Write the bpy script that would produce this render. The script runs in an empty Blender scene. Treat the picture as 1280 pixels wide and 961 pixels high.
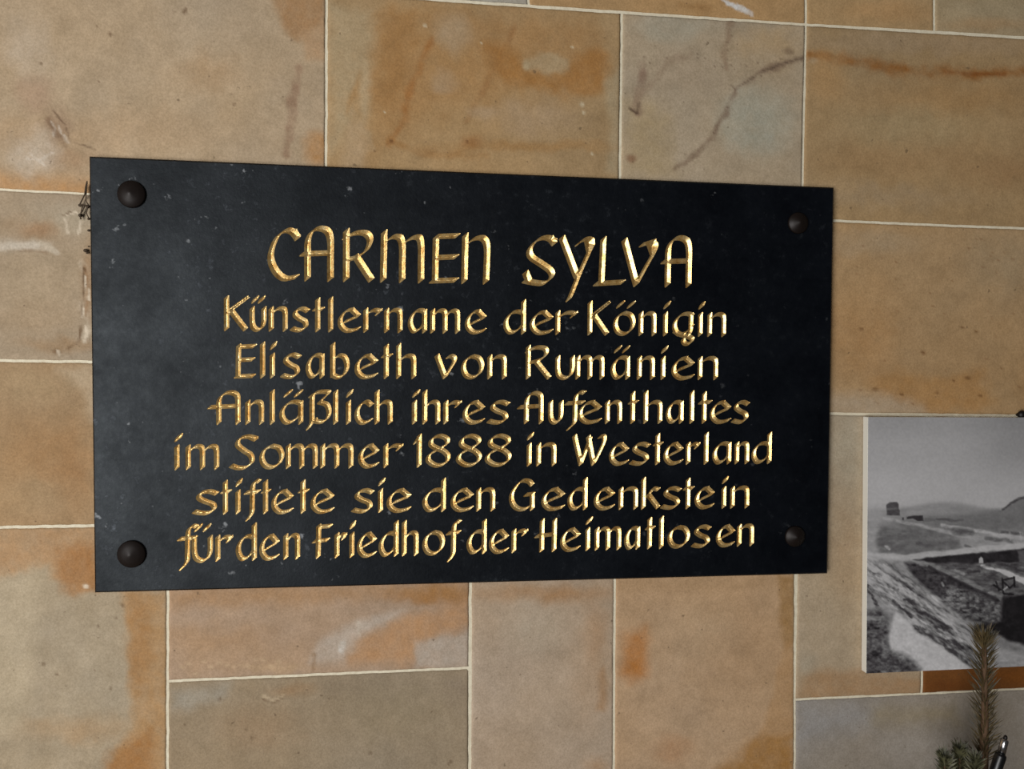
import bpy, bmesh, math, random
import numpy as np
from mathutils import Matrix, Vector

sc = bpy.context.scene
PI = math.pi
random.seed(7)

# ------------------------------------------------------------------ camera
FPX, CXP, CYP = 962.0, 640.0, 480.5
Z0 = 1.50                                   # height of the plaque's centre
TP = 0.012                                  # plaque thickness
cam_pos = np.array([-0.09446, -1.03698 - TP, 0.02525 + Z0])
YAW, PITCH, ROLL = 0.12737, -0.03069, 0.00904
fw = np.array([math.sin(YAW)*math.cos(PITCH), math.cos(YAW)*math.cos(PITCH), math.sin(PITCH)])
rt0 = np.array([math.cos(YAW), -math.sin(YAW), 0.0])
up0 = np.cross(rt0, fw)
rt = rt0*math.cos(ROLL) + up0*math.sin(ROLL)
up = up0*math.cos(ROLL) - rt0*math.sin(ROLL)
cam_d = bpy.data.cameras.new('camera')
cam = bpy.data.objects.new('camera', cam_d)
sc.collection.objects.link(cam)
cam.matrix_world = Matrix(((rt[0], up[0], -fw[0], cam_pos[0]), (rt[1], up[1], -fw[1], cam_pos[1]),
                           (rt[2], up[2], -fw[2], cam_pos[2]), (0, 0, 0, 1)))
cam_d.sensor_width = 36.0
cam_d.lens = FPX/1280*36.0
cam_d.clip_start = 0.02
cam_d.dof.use_dof = True
cam_d.dof.focus_distance = 1.05
cam_d.dof.aperture_fstop = 3.2
sc.camera = cam

# ------------------------------------------------------------------ light
sc.view_settings.view_transform = 'Standard'
sc.view_settings.look = 'None'
sc.view_settings.gamma = 1.0
sc.view_settings.use_curve_mapping = False
sc.view_settings.exposure = 0.0
wd = bpy.data.worlds.new('world'); sc.world = wd
wd.use_nodes = True
wd.node_tree.nodes['Background'].inputs[0].default_value = (0.95, 0.93, 0.90, 1)
wd.node_tree.nodes['Background'].inputs[1].default_value = 0.04

def area(name, loc, target, sx, sy, power, col):
    l = bpy.data.lights.new(name, 'AREA'); l.shape = 'RECTANGLE'; l.size = sx; l.size_y = sy
    l.energy = power; l.color = col
    o = bpy.data.objects.new(name, l); sc.collection.objects.link(o)
    o.location = loc
    o.rotation_euler = (Vector(target)-Vector(loc)).to_track_quat('-Z', 'Y').to_euler()
    return o
# daylight from the open doorway behind the viewer's left shoulder
area('doorway_daylight', (-1.95, -2.9, 1.25), (0.0, 0.0, 1.5), 1.8, 2.5, 126.0, (1.0, 0.99, 0.985))

# ------------------------------------------------------------------ helpers
def W(px, py, y=0.0):
    """point of the plane y that the photograph shows at a pixel"""
    d = fw + rt*((px-CXP)/FPX) - up*((py-CYP)/FPX)
    k = (y-cam_pos[1])/d[1]
    p = cam_pos + d*k
    return np.array([p[0], p[2]])

def P3(px, py, y):
    a = W(px, py, y)
    return Vector((a[0], y, a[1]))

def lin(c):
    c = np.asarray(c, float)/255.0
    return np.where(c <= 0.04045, c/12.92, ((c+0.055)/1.055)**2.4)

def hash2(ix, iy, seed):
    n = (ix.astype(np.int64)*374761393 + iy.astype(np.int64)*668265263 + seed*974634777) & 0xffffffff
    n = ((n ^ (n >> 13))*1274126177) & 0xffffffff
    return ((n ^ (n >> 16)) & 0xffff)/65535.0

def vnoise(x, y, seed=0):
    ix = np.floor(x); iy = np.floor(y); fx = x-ix; fy = y-iy
    fx = fx*fx*(3-2*fx); fy = fy*fy*(3-2*fy)
    ix = ix.astype(np.int64); iy = iy.astype(np.int64)
    a = hash2(ix, iy, seed); b = hash2(ix+1, iy, seed); c = hash2(ix, iy+1, seed); d = hash2(ix+1, iy+1, seed)
    return (a*(1-fx)+b*fx)*(1-fy) + (c*(1-fx)+d*fx)*fy

def fbm(x, y, seed=0, octv=4):
    s = 0; a = 0.5; t = 0
    for i in range(octv):
        s = s + a*vnoise(x, y, seed+i*17); t += a; a *= 0.55; x = x*2.03+3.1; y = y*2.03+1.7
    return s/t - 0.5                         # about -0.5 .. 0.5

def sstep(a, b, x):
    t = np.clip((x-a)/(b-a+1e-9), 0, 1); return t*t*(3-2*t)

def seg_dist(px, py, ax, ay, bx, by):
    dx = bx-ax; dy = by-ay
    t = np.clip(((px-ax)*dx+(py-ay)*dy)/(dx*dx+dy*dy+1e-12), 0, 1)
    return np.hypot(px-ax-t*dx, py-ay-t*dy)

def line_dist(px, py, pts):
    d = None
    for (a, b) in zip(pts[:-1], pts[1:]):
        e = seg_dist(px, py, a[0], a[1], b[0], b[1]); d = e if d is None else np.minimum(d, e)
    return d

def poly_sd(px, py, pts):
    """signed distance to a polygon, negative inside"""
    d = line_dist(px, py, list(pts)+[pts[0]])
    ins = np.zeros(px.shape, bool)
    n = len(pts)
    for i in range(n):
        x1, y1 = pts[i]; x2, y2 = pts[(i+1) % n]
        if y1 == y2: continue
        c = ((y1 > py) != (y2 > py)) & (px < (x2-x1)*(py-y1)/(y2-y1)+x1)
        ins ^= c
    return np.where(ins, -d, d)

def obj(name, me, parent=None, mats=()):
    o = bpy.data.objects.new(name, me); sc.collection.objects.link(o)
    for m in mats: me.materials.append(m)
    if parent is not None: o.parent = parent
    return o

def np_mesh(name, verts, faces_list, mat_idx=None, smooth=False):
    """faces_list: list of (n,k) int arrays"""
    me = bpy.data.meshes.new(name)
    verts = np.asarray(verts, np.float32)
    me.vertices.add(len(verts)); me.vertices.foreach_set('co', verts.ravel())
    loops = np.concatenate([f.ravel() for f in faces_list]).astype(np.int32)
    counts = np.concatenate([np.full(len(f), f.shape[1], np.int32) for f in faces_list])
    starts = np.concatenate([[0], np.cumsum(counts)[:-1]]).astype(np.int32)
    me.loops.add(len(loops)); me.loops.foreach_set('vertex_index', loops)
    me.polygons.add(len(counts)); me.polygons.foreach_set('loop_start', starts)
    if mat_idx is not None: me.polygons.foreach_set('material_index', np.asarray(mat_idx, np.int32))
    me.polygons.foreach_set('use_smooth', np.full(len(counts), smooth, bool))
    me.update(calc_edges=True); me.validate()
    return me

def set_colour(me, rgb):
    a = me.color_attributes.new('tint', 'FLOAT_COLOR', 'POINT')
    c = np.ones((len(rgb), 4), np.float32); c[:, :3] = rgb
    a.data.foreach_set('color', c.ravel())

def empty(name, loc):
    o = bpy.data.objects.new(name, None); sc.collection.objects.link(o); o.location = loc
    o.empty_display_size = 0.05
    return o

def tag(o, label, cat, group=None):
    o['label'] = label; o['category'] = cat
    if group: o['group'] = group
    return o

def bm_obj(name, bm, mat, parent=None, smooth=True, origin=None):
    me = bpy.data.meshes.new(name)
    if smooth:
        for f in bm.faces: f.smooth = True
    bm.to_mesh(me); bm.free()
    return obj(name, me, parent, [mat])

def tube(bm, pts, rads, n=8, cap=True):
    pts = [Vector(p) for p in pts]
    rings = []
    for i, p in enumerate(pts):
        t = (pts[min(i+1, len(pts)-1)]-pts[max(i-1, 0)]).normalized()
        a = t.orthogonal().normalized() if i == 0 else (a - t*a.dot(t)).normalized()
        b = t.cross(a)
        rings.append([bm.verts.new(p+(a*math.cos(2*PI*k/n)+b*math.sin(2*PI*k/n))*rads[i]) for k in range(n)])
    for r0, r1 in zip(rings[:-1], rings[1:]):
        for k in range(n):
            bm.faces.new((r0[k], r0[(k+1) % n], r1[(k+1) % n], r1[k]))
    if cap:
        bm.faces.new(list(reversed(rings[0]))); bm.faces.new(rings[-1])

# ------------------------------------------------------------------ materials
def mat(name):
    m = bpy.data.materials.new(name); m.use_nodes = True
    nt = m.node_tree
    return m, nt, nt.nodes['Principled BSDF']

def nd(nt, t, **kw):
    n = nt.nodes.new(t)
    for k, v in kw.items(): setattr(n, k, v)
    return n

def noise(nt, vec, scale, detail=4, rough=0.6):
    n = nd(nt, 'ShaderNodeTexNoise'); n.inputs['Scale'].default_value = scale
    n.inputs['Detail'].default_value = detail; n.inputs['Roughness'].default_value = rough
    nt.links.new(vec, n.inputs['Vector']); return n.outputs['Fac']

def ramp(nt, fac, stops):
    n = nd(nt, 'ShaderNodeValToRGB'); nt.links.new(fac, n.inputs['Fac'])
    e = n.color_ramp.elements
    while len(e) < len(stops): e.new(0.5)
    for i, (p, c) in enumerate(stops): e[i].position = p; e[i].color = (c[0], c[1], c[2], 1)
    return n.outputs['Color']

def mixc(nt, a, b, fac, mode='MIX'):
    n = nd(nt, 'ShaderNodeMix', data_type='RGBA', blend_type=mode)
    for s, v in ((n.inputs['Factor'], fac), (n.inputs['A'], a), (n.inputs['B'], b)):
        if isinstance(v, (int, float)): s.default_value = v
        elif isinstance(v, tuple): s.default_value = (*v, 1)
        else: nt.links.new(v, s)
    return n.outputs['Result']

def bump(nt, h, strength, dist):
    n = nd(nt, 'ShaderNodeBump'); n.inputs['Strength'].default_value = strength
    n.inputs['Distance'].default_value = dist
    nt.links.new(h, n.inputs['Height']); return n.outputs['Normal']

def simple(name, rgb, rough=0.5, metal=0.0, spec=0.5):
    m, nt, b = mat(name)
    b.inputs['Base Color'].default_value = (*lin(rgb), 1); b.inputs['Roughness'].default_value = rough
    b.inputs['Metallic'].default_value = metal; b.inputs['Specular IOR Level'].default_value = spec
    return m

# sandstone: colour from the wall's stain map, grain and pits from noise
m_stone, nt, b = mat('sandstone')
oc = nd(nt, 'ShaderNodeTexCoord').outputs['Object']
at = nd(nt, 'ShaderNodeAttribute', attribute_name='tint').outputs['Color']
g1 = noise(nt, oc, 420, 3, 0.7)
g2 = noise(nt, oc, 38, 6, 0.65)
c = mixc(nt, at, ramp(nt, g1, [(0.30, (0.84, 0.83, 0.81)), (0.7, (1.14, 1.14, 1.15))]), 1.0, 'MULTIPLY')
c = mixc(nt, c, ramp(nt, g2, [(0.30, (0.90, 0.885, 0.86)), (0.7, (1.09, 1.09, 1.10))]), 1.0, 'MULTIPLY')
pit = noise(nt, oc, 95, 2, 0.5)
pf = ramp(nt, pit, [(0.715, (0, 0, 0)), (0.76, (1, 1, 1))])
c = mixc(nt, c, (0.10, 0.065, 0.035), mixc(nt, (0, 0, 0), pf, 0.55))
nt.links.new(c, b.inputs['Base Color'])
b.inputs['Roughness'].default_value = 0.82; b.inputs['Specular IOR Level'].default_value = 0.25
hh = nd(nt, 'ShaderNodeMath', operation='ADD'); nt.links.new(g1, hh.inputs[0]); nt.links.new(g2, hh.inputs[1])
nt.links.new(bump(nt, hh.outputs[0], 0.35, 0.0012), b.inputs['Normal'])

m_mortar, nt, b = mat('lime_mortar')
oc = nd(nt, 'ShaderNodeTexCoord').outputs['Object']
g = noise(nt, oc, 160, 4, 0.7)
nt.links.new(ramp(nt, g, [(0.25, tuple(lin((204, 192, 166)))), (0.65, tuple(lin((226, 217, 192))))]), b.inputs['Base Color'])
b.inputs['Roughness'].default_value = 0.9
nt.links.new(bump(nt, g, 0.5, 0.001), b.inputs['Normal'])

# dark slate of the plaque: satin sheen, dust and chalky specks
m_slate, nt, b = mat('dark_slate')
oc = nd(nt, 'ShaderNodeTexCoord').outputs['Object']
s1 = noise(nt, oc, 11, 6, 0.72); s2 = noise(nt, oc, 75, 5, 0.75); s3 = noise(nt, oc, 240, 3, 0.6)
c = ramp(nt, s1, [(0.35, (0.0009, 0.0013, 0.0026)), (0.7, (0.0024, 0.0033, 0.0056))])
big = ramp(nt, noise(nt, oc, 5.5, 4, 0.7), [(0.44, (0.08, 0.08, 0.08)), (0.72, (1, 1, 1))])
spk = ramp(nt, s2, [(0.58, (0, 0, 0)), (0.74, (1, 1, 1))])
sx = nd(nt, 'ShaderNodeSeparateXYZ'); nt.links.new(oc, sx.inputs[0])
mx = nd(nt, 'ShaderNodeMapRange'); nt.links.new(sx.outputs['X'], mx.inputs['Value'])
for k_, v_ in (('From Min', -0.30), ('From Max', 0.22), ('To Min', 1.0), ('To Max', 0.13)): mx.inputs[k_].default_value = v_
mz = nd(nt, 'ShaderNodeMapRange'); nt.links.new(sx.outputs['Z'], mz.inputs['Value'])
for k_, v_ in (('From Min', 0.515), ('From Max', 0.56), ('To Min', 0.0), ('To Max', 1.0)): mz.inputs[k_].default_value = v_
worn = nd(nt, 'ShaderNodeMath', operation='MULTIPLY'); nt.links.new(mx.outputs['Result'], worn.inputs[0]); worn.inputs[1].default_value = 0.75
edge = nd(nt, 'ShaderNodeMath', operation='MULTIPLY_ADD'); nt.links.new(mz.outputs['Result'], edge.inputs[0]); edge.inputs[1].default_value = 0.25; nt.links.new(worn.outputs[0], edge.inputs[2])
c = mixc(nt, c, (0.15, 0.165, 0.19), mixc(nt, (0, 0, 0), mixc(nt, big, spk, 1.0, 'MULTIPLY'), worn.outputs[0]))
# chalky chips and a smear of dust
chip = ramp(nt, noise(nt, oc, 52, 3, 0.6), [(0.69, (0, 0, 0)), (0.77, (1, 1, 1))])
c = mixc(nt, c, (0.30, 0.31, 0.32), mixc(nt, (0, 0, 0), chip, edge.outputs[0]))
nt.links.new(c, b.inputs['Base Color'])
r = nd(nt, 'ShaderNodeMapRange'); nt.links.new(s2, r.inputs['Value'])
r.inputs['From Min'].default_value = 0.3; r.inputs['From Max'].default_value = 0.7
r.inputs['To Min'].default_value = 0.40; r.inputs['To Max'].default_value = 0.52
nt.links.new(r.outputs['Result'], b.inputs['Roughness'])
r = nd(nt, 'ShaderNodeMapRange'); nt.links.new(s1, r.inputs['Value'])
r.inputs['From Min'].default_value = 0.3; r.inputs['From Max'].default_value = 0.7
r.inputs['To Min'].default_value = 0.14; r.inputs['To Max'].default_value = 0.27
nt.links.new(r.outputs['Result'], b.inputs['Specular IOR Level'])
b.inputs['Specular Tint'].default_value = (0.86, 0.95, 1.0, 1)
nt.links.new(bump(nt, s3, 0.25, 0.0006), b.inputs['Normal'])

# gold leaf in the V-cut letters
m_gold, nt, b = mat('gold_leaf')
oc = nd(nt, 'ShaderNodeTexCoord').outputs['Object']
g = noise(nt, oc, 130, 4, 0.7)
nt.links.new(ramp(nt, g, [(0.28, (0.52, 0.265, 0.060)), (0.5, (0.84, 0.56, 0.21)), (0.72, (0.93, 0.72, 0.37))]), b.inputs['Base Color'])
b.inputs['Metallic'].default_value = 0.8; b.inputs['Roughness'].default_value = 0.36
nt.links.new(bump(nt, noise(nt, oc, 260, 2, 0.6), 0.35, 0.0008), b.inputs['Normal'])

m_bolt = simple('blackened_bronze', (27, 20, 17), 0.46, 0.2, 0.3)
m_board_edge = simple('white_board_edge', (226, 222, 210), 0.6)
m_print, nt, b = mat('printed_photograph')
at = nd(nt, 'ShaderNodeAttribute', attribute_name='tint').outputs['Color']
nt.links.new(at, b.inputs['Base Color'])
b.inputs['Roughness'].default_value = 0.5; b.inputs['Specular IOR Level'].default_value = 0.3
m_bark = simple('twig_bark', (86, 63, 42), 0.85)
m_web = simple('dusty_cobweb', (70, 56, 40), 0.9)
m_black = simple('black_plastic', (12, 12, 13), 0.35)
m_steel = simple('bright_steel', (200, 198, 200), 0.22, 1.0)
m_nail = simple('dark_iron', (20, 14, 12), 0.5, 0.3)

def needle_mat(name, a, bcol):
    m, nt, b = mat(name)
    oc = nd(nt, 'ShaderNodeTexCoord').outputs['Object']
    nt.links.new(ramp(nt, noise(nt, oc, 70, 3, 0.6), [(0.35, tuple(lin(a))), (0.65, tuple(lin(bcol)))]), b.inputs['Base Color'])
    b.inputs['Roughness'].default_value = 0.6
    return m
m_needle = needle_mat('dry_needles', (44, 40, 20), (84, 68, 38))
m_needle2 = needle_mat('grey_green_needles', (46, 46, 28), (88, 86, 58))

# ================================================================== THE SETTING
#WALL
SAND = (176, 150, 114)
STONES = []                                # corners in the photo's frame TL, TR, BR, BL ; base colour
def stone(c, tl, tr, br, bl): STONES.append((c, (tl, tr, br, bl)))
stone((178, 153, 117), (-260, -75), (408, -62), (407, 258), (-260, 223))          # A1
stone((170, 136, 94), (408, -11), (777.5, 15), (775, 272), (407, 257))            # A2
stone((171, 153, 129), (777.5, 15), (1008, 30), (1003, 274), (775, 272))          # A3
stone((172, 141, 98), (1008, 30), (1700, 72), (1700, 303), (1003, 274))           # A4
stone((176, 150, 114), (-260, -330), (408, -330), (408, -62), (-260, -75))
stone((170, 158, 138), (408, -330), (661, -330), (661, 6.5), (408, -11))
stone((178, 140, 94), (661, -330), (1007, -330), (1008, 30), (661, 6.5))
stone((180, 146, 102), (1007, -330), (1169, -330), (1169, 39), (1008, 30))
stone((172, 148, 112), (1169, -330), (1700, -330), (1700, 72), (1169, 39))
stone((180, 162, 136), (-260, 223), (300, 251), (300, 455), (-260, 447))          # L2
stone((168, 135, 97), (-260, 447), (300, 455), (300, 654), (-260, 664))           # L3
stone((166, 149, 123), (-260, 664), (209.5, 656), (208, 1300), (-260, 1300))      # L4
stone(SAND, (300, 251), (700, 266), (700, 650), (300, 654))
stone(SAND, (700, 266), (1003, 274), (995, 648), (700, 650))
stone((176, 145, 114), (209.5, 656), (588.5, 651), (587, 835.5), (209, 852))      # B1
stone((154, 136, 112), (209, 852), (587, 835.5), (587, 1300), (208, 1300))        # B2
stone((176, 152, 122), (588.5, 651), (769, 650), (766, 1300), (587, 1300))        # B3
stone((181, 147, 108), (769, 650), (995, 648), (993, 1300), (766, 1300))          # B4
stone((172, 144, 104), (1003, 274), (1700, 303), (1700, 524), (1000, 516.5))      # R2
stone((172, 152, 122), (1000, 516.5), (1160, 519), (1153, 868), (994, 875))       # B5
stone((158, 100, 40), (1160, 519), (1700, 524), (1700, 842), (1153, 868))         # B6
stone((149, 141, 125), (994, 875), (1700, 842), (1700, 1300), (993, 1300))        # B7
N_MAIN = len(STONES)
ring = [(172, 146, 110), (166, 140, 102), (178, 156, 126), (160, 128, 88)]
ys = [-330, -70, 223, 447, 664, 980, 1300]
for i in range(6):
    stone(ring[i % 4], (-1000, ys[i]), (-260, ys[i]+(6 if i == 5 else 0)), (-260, ys[i+1]), (-1000, ys[i+1]))
ys = [-330, 72, 303, 524, 842, 1300]
for i in range(5):
    stone(ring[(i+1) % 4], (1700, ys[i]), (2300, ys[i]+20), (2300, ys[i+1]+20), (1700, ys[i+1]))
xs = [-1000, -420, 60, 560, 1100, 1640, 2300]
for i in range(6):
    stone(ring[(i+2) % 4], (xs[i], -700), (xs[i+1], -700), (xs[i+1], -330), (xs[i], -330))

# natural discolouration of the stones: (stone index, shape, colour, softness px, strength, warp px)
STAINS = []
def ell(i, x, y, rx, ry, col, soft=0.6, k=1.0, warp=10, ang=0.0): STAINS.append(('e', i, (x, y, rx, ry, ang), col, soft, k, warp))
def pol(i, pts, col, soft=8, k=1.0, warp=8): STAINS.append(('p', i, pts, col, soft, k, warp))
def lne(i, pts, w, col, soft=4, k=1.0, warp=5): STAINS.append(('l', i, (pts, w), col, soft, k, warp))
OCH = (166, 122, 70); ORA = (172, 118, 62); PAL = (190, 172, 146); GRY = (166, 156, 138); BRN = (132, 102, 76)
# A1
pol(0, [(328, -30), (350, 30), (372, 52), (384, 40), (400, 30), (420, -40)], (160, 118, 72), 5, .85, 6)
pol(0, [(376, 28), (392, 20), (412, 10), (412, 75), (380, 75)], (176, 134, 88), 5, .6, 5)
lne(0, [(371, 85), (363, 122), (366, 135), (360, 170), (357, 190)], 5, (150, 118, 88), 7, .75, 5)
ell(0, 398, 185, 20, 24, (176, 128, 74), .6, .8, 6)
ell(0, 250, 88, 42, 24, (170, 136, 94), .9, .55, 12)
ell(0, 60, 165, 190, 30, (184, 148, 104), .9, .4, 14)
pol(0, [(-20, 215), (10, 220), (60, 222), (110, 225), (110, 250), (-20, 245)], (190, 138, 80), 14, .85, 5)
ell(0, 30, 118, 26, 24, (172, 138, 106), .7, .6, 10)
ell(0, 58, 160, 20, 28, (140, 112, 84), .8, .65, 12)
ell(0, 70, 200, 40, 14, (162, 126, 88), .8, .6, 8)
ell(0, 28, 192, 30, 30, (196, 178, 150), .8, .7, 14)
ell(0, 20, 60, 30, 40, (188, 168, 138), .9, .6, 14)
lne(0, [(54, 138), (66, 155), (75, 175), (104, 186)], .6, (96, 70, 46), 1.6, .7, 3)
for (x, y, r_) in [(124, 41, 2.6), (37, 78, 2), (220, 12, 3), (222, 9, 2), (207, 13, 1.6), (281, 117, 1.5), (286, 129, 2), (110, 100, 1.4), (71, 33, 1.2), (107, 31, 1.2)]:
    ell(0, x, y, r_, r_, (100, 72, 44), .6, .8, 1)
# A2
pol(1, [(470, 10), (500, 5), (560, 0), (640, 10), (740, 20), (752, 60), (748, 110), (700, 120), (640, 110), (560, 130), (480, 180), (455, 200), (465, 140), (462, 80)], (166, 118, 66), 22, .55, 16)
pol(1, [(468, 12), (485, 8), (510, 18), (520, 60), (500, 120), (475, 140), (464, 120), (466, 50)], (160, 114, 64), 10, .65, 10)
lne(1, [(536, 45), (512, 100), (500, 150), (484, 178)], 2, (158, 104, 52), 8, .7, 4)
lne(1, [(640, 28), (624, 62), (600, 110), (580, 150)], 1.2, (150, 104, 60), 5, .5, 3)
lne(1, [(624, 62), (613, 86)], .6, (104, 68, 42), 1.5, .6, 2)
pol(1, [(600, 50), (630, 55), (650, 80), (690, 95), (720, 70), (745, 60), (760, 65), (758, 110), (720, 120), (640, 105), (612, 90)], (164, 112, 56), 9, .85, 8)
ell(1, 685, 76, 28, 14, (178, 150, 112), .45, .9, 8)
ell(1, 655, 79, 7, 8, (182, 156, 118), .5, .9, 3)
ell(1, 560, 40, 24, 26, (180, 152, 118), .7, .7, 10)
ell(1, 548, 100, 18, 14, (180, 150, 116), .8, .6, 8)
ell(1, 665, 145, 62, 24, (176, 146, 112), .8, .7, 12)
ell(1, 600, 138, 20, 10, (180, 150, 116), .7, .6, 6)
pol(1, [(410, 0), (465, 10), (460, 80), (440, 130), (425, 180), (410, 190)], (180, 156, 120), 10, .75, 8)
pol(1, [(455, 75), (462, 100), (458, 140), (450, 150), (448, 110)], (188, 164, 128), 5, .7, 4)
pol(1, [(448, 88), (432, 125), (430, 140), (446, 118)], (168, 124, 74), 4, .8, 4)
pol(1, [(432, 150), (452, 150), (456, 180), (450, 215), (425, 215)], (184, 154, 118), 6, .7, 5)
lne(1, [(438, 140), (455, 165), (462, 190)], 3, (176, 148, 112), 4, .5, 4)
pol(1, [(755, 100), (778, 80), (780, 225), (758, 215), (764, 170)], (172, 150, 116), 6, .8, 5)
ell(1, 660, 182, 110, 8, (164, 120, 70), .8, .65, 8)
lne(1, [(484, 174), (520, 190), (600, 196)], 2, (160, 114, 64), 9, .6, 5)
ell(1, 585, 176, 14, 10, (156, 106, 58), .8, .7, 5)
for (x, y, r_) in [(485, 176, 3), (464, 190, 1.5), (579, 176, 2)]: ell(1, x, y, r_, r_, (104, 66, 36), .6, .8, 1)
for (x, y, r_) in [(727, 130, 3), (729, 140, 2.4), (714, 57, 2), (527, 30, 2.4), (477, 139, 1.6), (740, 192, 2), (597, 52, 1.5)]: ell(1, x, y, r_, r_, (206, 186, 152), .6, .85, 1)
# A3
pol(2, [(782, 130), (800, 122), (830, 150), (840, 222), (782, 222)], (174, 150, 110), 14, .6, 10)
ell(2, 845, 30, 55, 20, (168, 160, 142), .7, .7, 12)
ell(2, 945, 150, 50, 48, (164, 160, 144), .6, .8, 12)
ell(2, 960, 55, 50, 26, (178, 148, 108), .8, .55, 12)
ell(2, 855, 90, 44, 30, (172, 152, 128), .8, .6, 12)
lne(2, [(913, 26), (908, 60), (906, 85)], 3, (132, 104, 82), 5, .5, 5)
lne(2, [(1003, 73), (975, 78), (945, 92), (922, 108), (908, 140), (890, 170), (860, 198), (838, 212)], 2.2, (120, 96, 78), 5, .7, 6)
lne(2, [(1003, 73), (975, 78), (945, 92), (922, 108)], .7, (88, 70, 58), 1.4, .7, 4)
lne(2, [(801, 80), (799, 110), (796, 138)], 4, (136, 110, 92), 5, .7, 5)
lne(2, [(860, 66), (835, 78), (815, 100), (800, 120)], 2, (148, 126, 104), 7, .5, 6)
lne(2, [(798, 128), (795, 140), (786, 134)], 1.2, (82, 62, 48), 1.6, .8, 2)
ell(2, 788, 198, 7, 6, (128, 88, 62), .7, .8, 3)
ell(2, 985, 64, 8, 5, (102, 78, 60), .8, .6, 6)
for k in range(46):
    t = random.random(); pth = [(913, 26), (908, 60), (907, 95), (915, 110), (908, 140), (890, 170), (860, 198), (838, 212)] if k % 2 else [(800, 80), (850, 60), (905, 75), (960, 80), (1000, 70)]
    j = min(int(t*(len(pth)-1)), len(pth)-2); u = t*(len(pth)-1)-j
    x = pth[j][0]*(1-u)+pth[j+1][0]*u+random.gauss(0, 5); y = pth[j][1]*(1-u)+pth[j+1][1]*u+random.gauss(0, 5)
    ell(2, x, y, 1.2+random.random(), 1.0, (92, 68, 50), .8, .6, 1)
# A4
lne(3, [(1012, 68), (1060, 74), (1100, 84), (1160, 88), (1255, 89), (1420, 92)], 3, (150, 98, 44), 11, .85, 4)
lne(3, [(1170, 88), (1240, 90)], 1, (136, 80, 32), 4, .7, 2)
ell(3, 1030, 95, 26, 34, (182, 142, 92), .8, .7, 10)
ell(3, 1150, 50, 160, 16, (172, 146, 112), .8, .6, 12)
ell(3, 1190, 120, 120, 24, (174, 134, 84), .9, .6, 14)
ell(3, 1130, 155, 90, 26, (174, 150, 108), .9, .6, 14)
ell(3, 1120, 200, 130, 22, (166, 130, 86), .9, .5, 14)
ell(3, 1250, 215, 60, 24, (164, 124, 80), .9, .5, 14)
ell(3, 1015, 75, 6, 4, (196, 172, 134), .8, .6, 4)
ell(3, 1085, 245, 100, 16, (174, 150, 116), .9, .5, 14)
# top row
pol(5, [(560, -60), (662, -60), (662, 10), (540, 5)], (168, 158, 140), 10, .6, 6)
lne(6, [(892, -6), (905, 4), (925, 12), (938, 19)], 3.6, (214, 206, 194), 2, .95, 3)
lne(6, [(880, 14), (850, 8)], 3, (150, 108, 62), 8, .6, 3)
ell(7, 1110, 15, 60, 14, (190, 146, 96), .8, .6, 8)
ell(8, 1230, 10, 60, 10, (170, 150, 116), .8, .6, 8)
ell(8, 1230, 30, 60, 8, (180, 142, 98), .8, .5, 6)
# L2
pol(9, [(-30, 300), (20, 296), (55, 300), (50, 310), (-30, 314)], (206, 196, 178), 5, .9, 4)
ell(9, 30, 280, 50, 20, (176, 150, 118), .8, .6, 10)
ell(9, 60, 262, 60, 14, (186, 172, 148), .8, .6, 10)
ell(9, 30, 350, 60, 46, (188, 168, 138), .8, .6, 14)
ell(9, 85, 270, 26, 20, (190, 178, 154), .7, .7, 10)
lne(9, [(95, 330), (100, 355), (96, 380), (102, 412), (90, 430)], 5, (206, 192, 168), 5, .8, 5)
lne(9, [(98, 335), (103, 372), (99, 395)], 1.2, (150, 120, 88), 3, .8, 4)
ell(9, 104, 350, 12, 50, (168, 134, 98), .7, .6, 6)
ell(9, 70, 432, 60, 10, (170, 138, 100), .8, .6, 8)
ell(9, 62, 440, 6, 3, (112, 80, 48), .8, .7, 3)
ell(9, 30, 400, 50, 24, (182, 158, 126), .9, .5, 12)
pol(9, [(-20, 306), (10, 301), (32, 299), (42, 302), (40, 308), (14, 310), (-20, 314)], (214, 204, 186), 2, .95, 3)
lne(9, [(42, 302), (52, 306), (60, 314)], 3, (206, 194, 172), 3, .9, 3)
lne(9, [(0, 312), (30, 311), (48, 313)], 1, (150, 126, 98), 2, .6, 3)
ell(9, 38, 284, 22, 10, (172, 136, 100), .8, .7, 5)
for pts, w in (([(97, 345), (98, 358)], 1.6), ([(102, 362), (103, 374)], 1.6), ([(96, 386), (94, 397)], 1.8), ([(98, 409), (100, 418), (97, 428)], 2.2), ([(63, 440), (65, 444)], 1.4), ([(73, 266), (86, 262), (92, 268)], 1.4), ([(72, 272), (75, 288)], 1.4), ([(92, 274), (88, 290)], 1.4)):
    lne(9, pts, w, (226, 212, 188), 1.6, 1.0, 1.5)
for pts, w in (([(95, 340), (96, 370), (92, 396)], 1), ([(92, 400), (90, 428), (76, 436)], .8), ([(70, 266), (80, 262)], .8), ([(96, 335), (97, 337)], 2.4)):
    lne(9, pts, w, (112, 86, 58), 2, .8, 1.5)
# A1 flakes beside the upper corner of the plaque
for pts, w in (([(50, 152), (54, 160), (52, 168)], 1.2), ([(58, 156), (62, 166)], 1.2), ([(66, 170), (72, 178)], 1.2), ([(18, 196), (34, 200), (50, 190)], 1.6), ([(22, 190), (40, 206)], 1.6)):
    lne(0, pts, w, (204, 186, 158), 1.8, .95, 2)
lne(0, [(46, 150), (58, 170), (70, 182)], 3, (120, 92, 64), 4, .6, 4)
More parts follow.
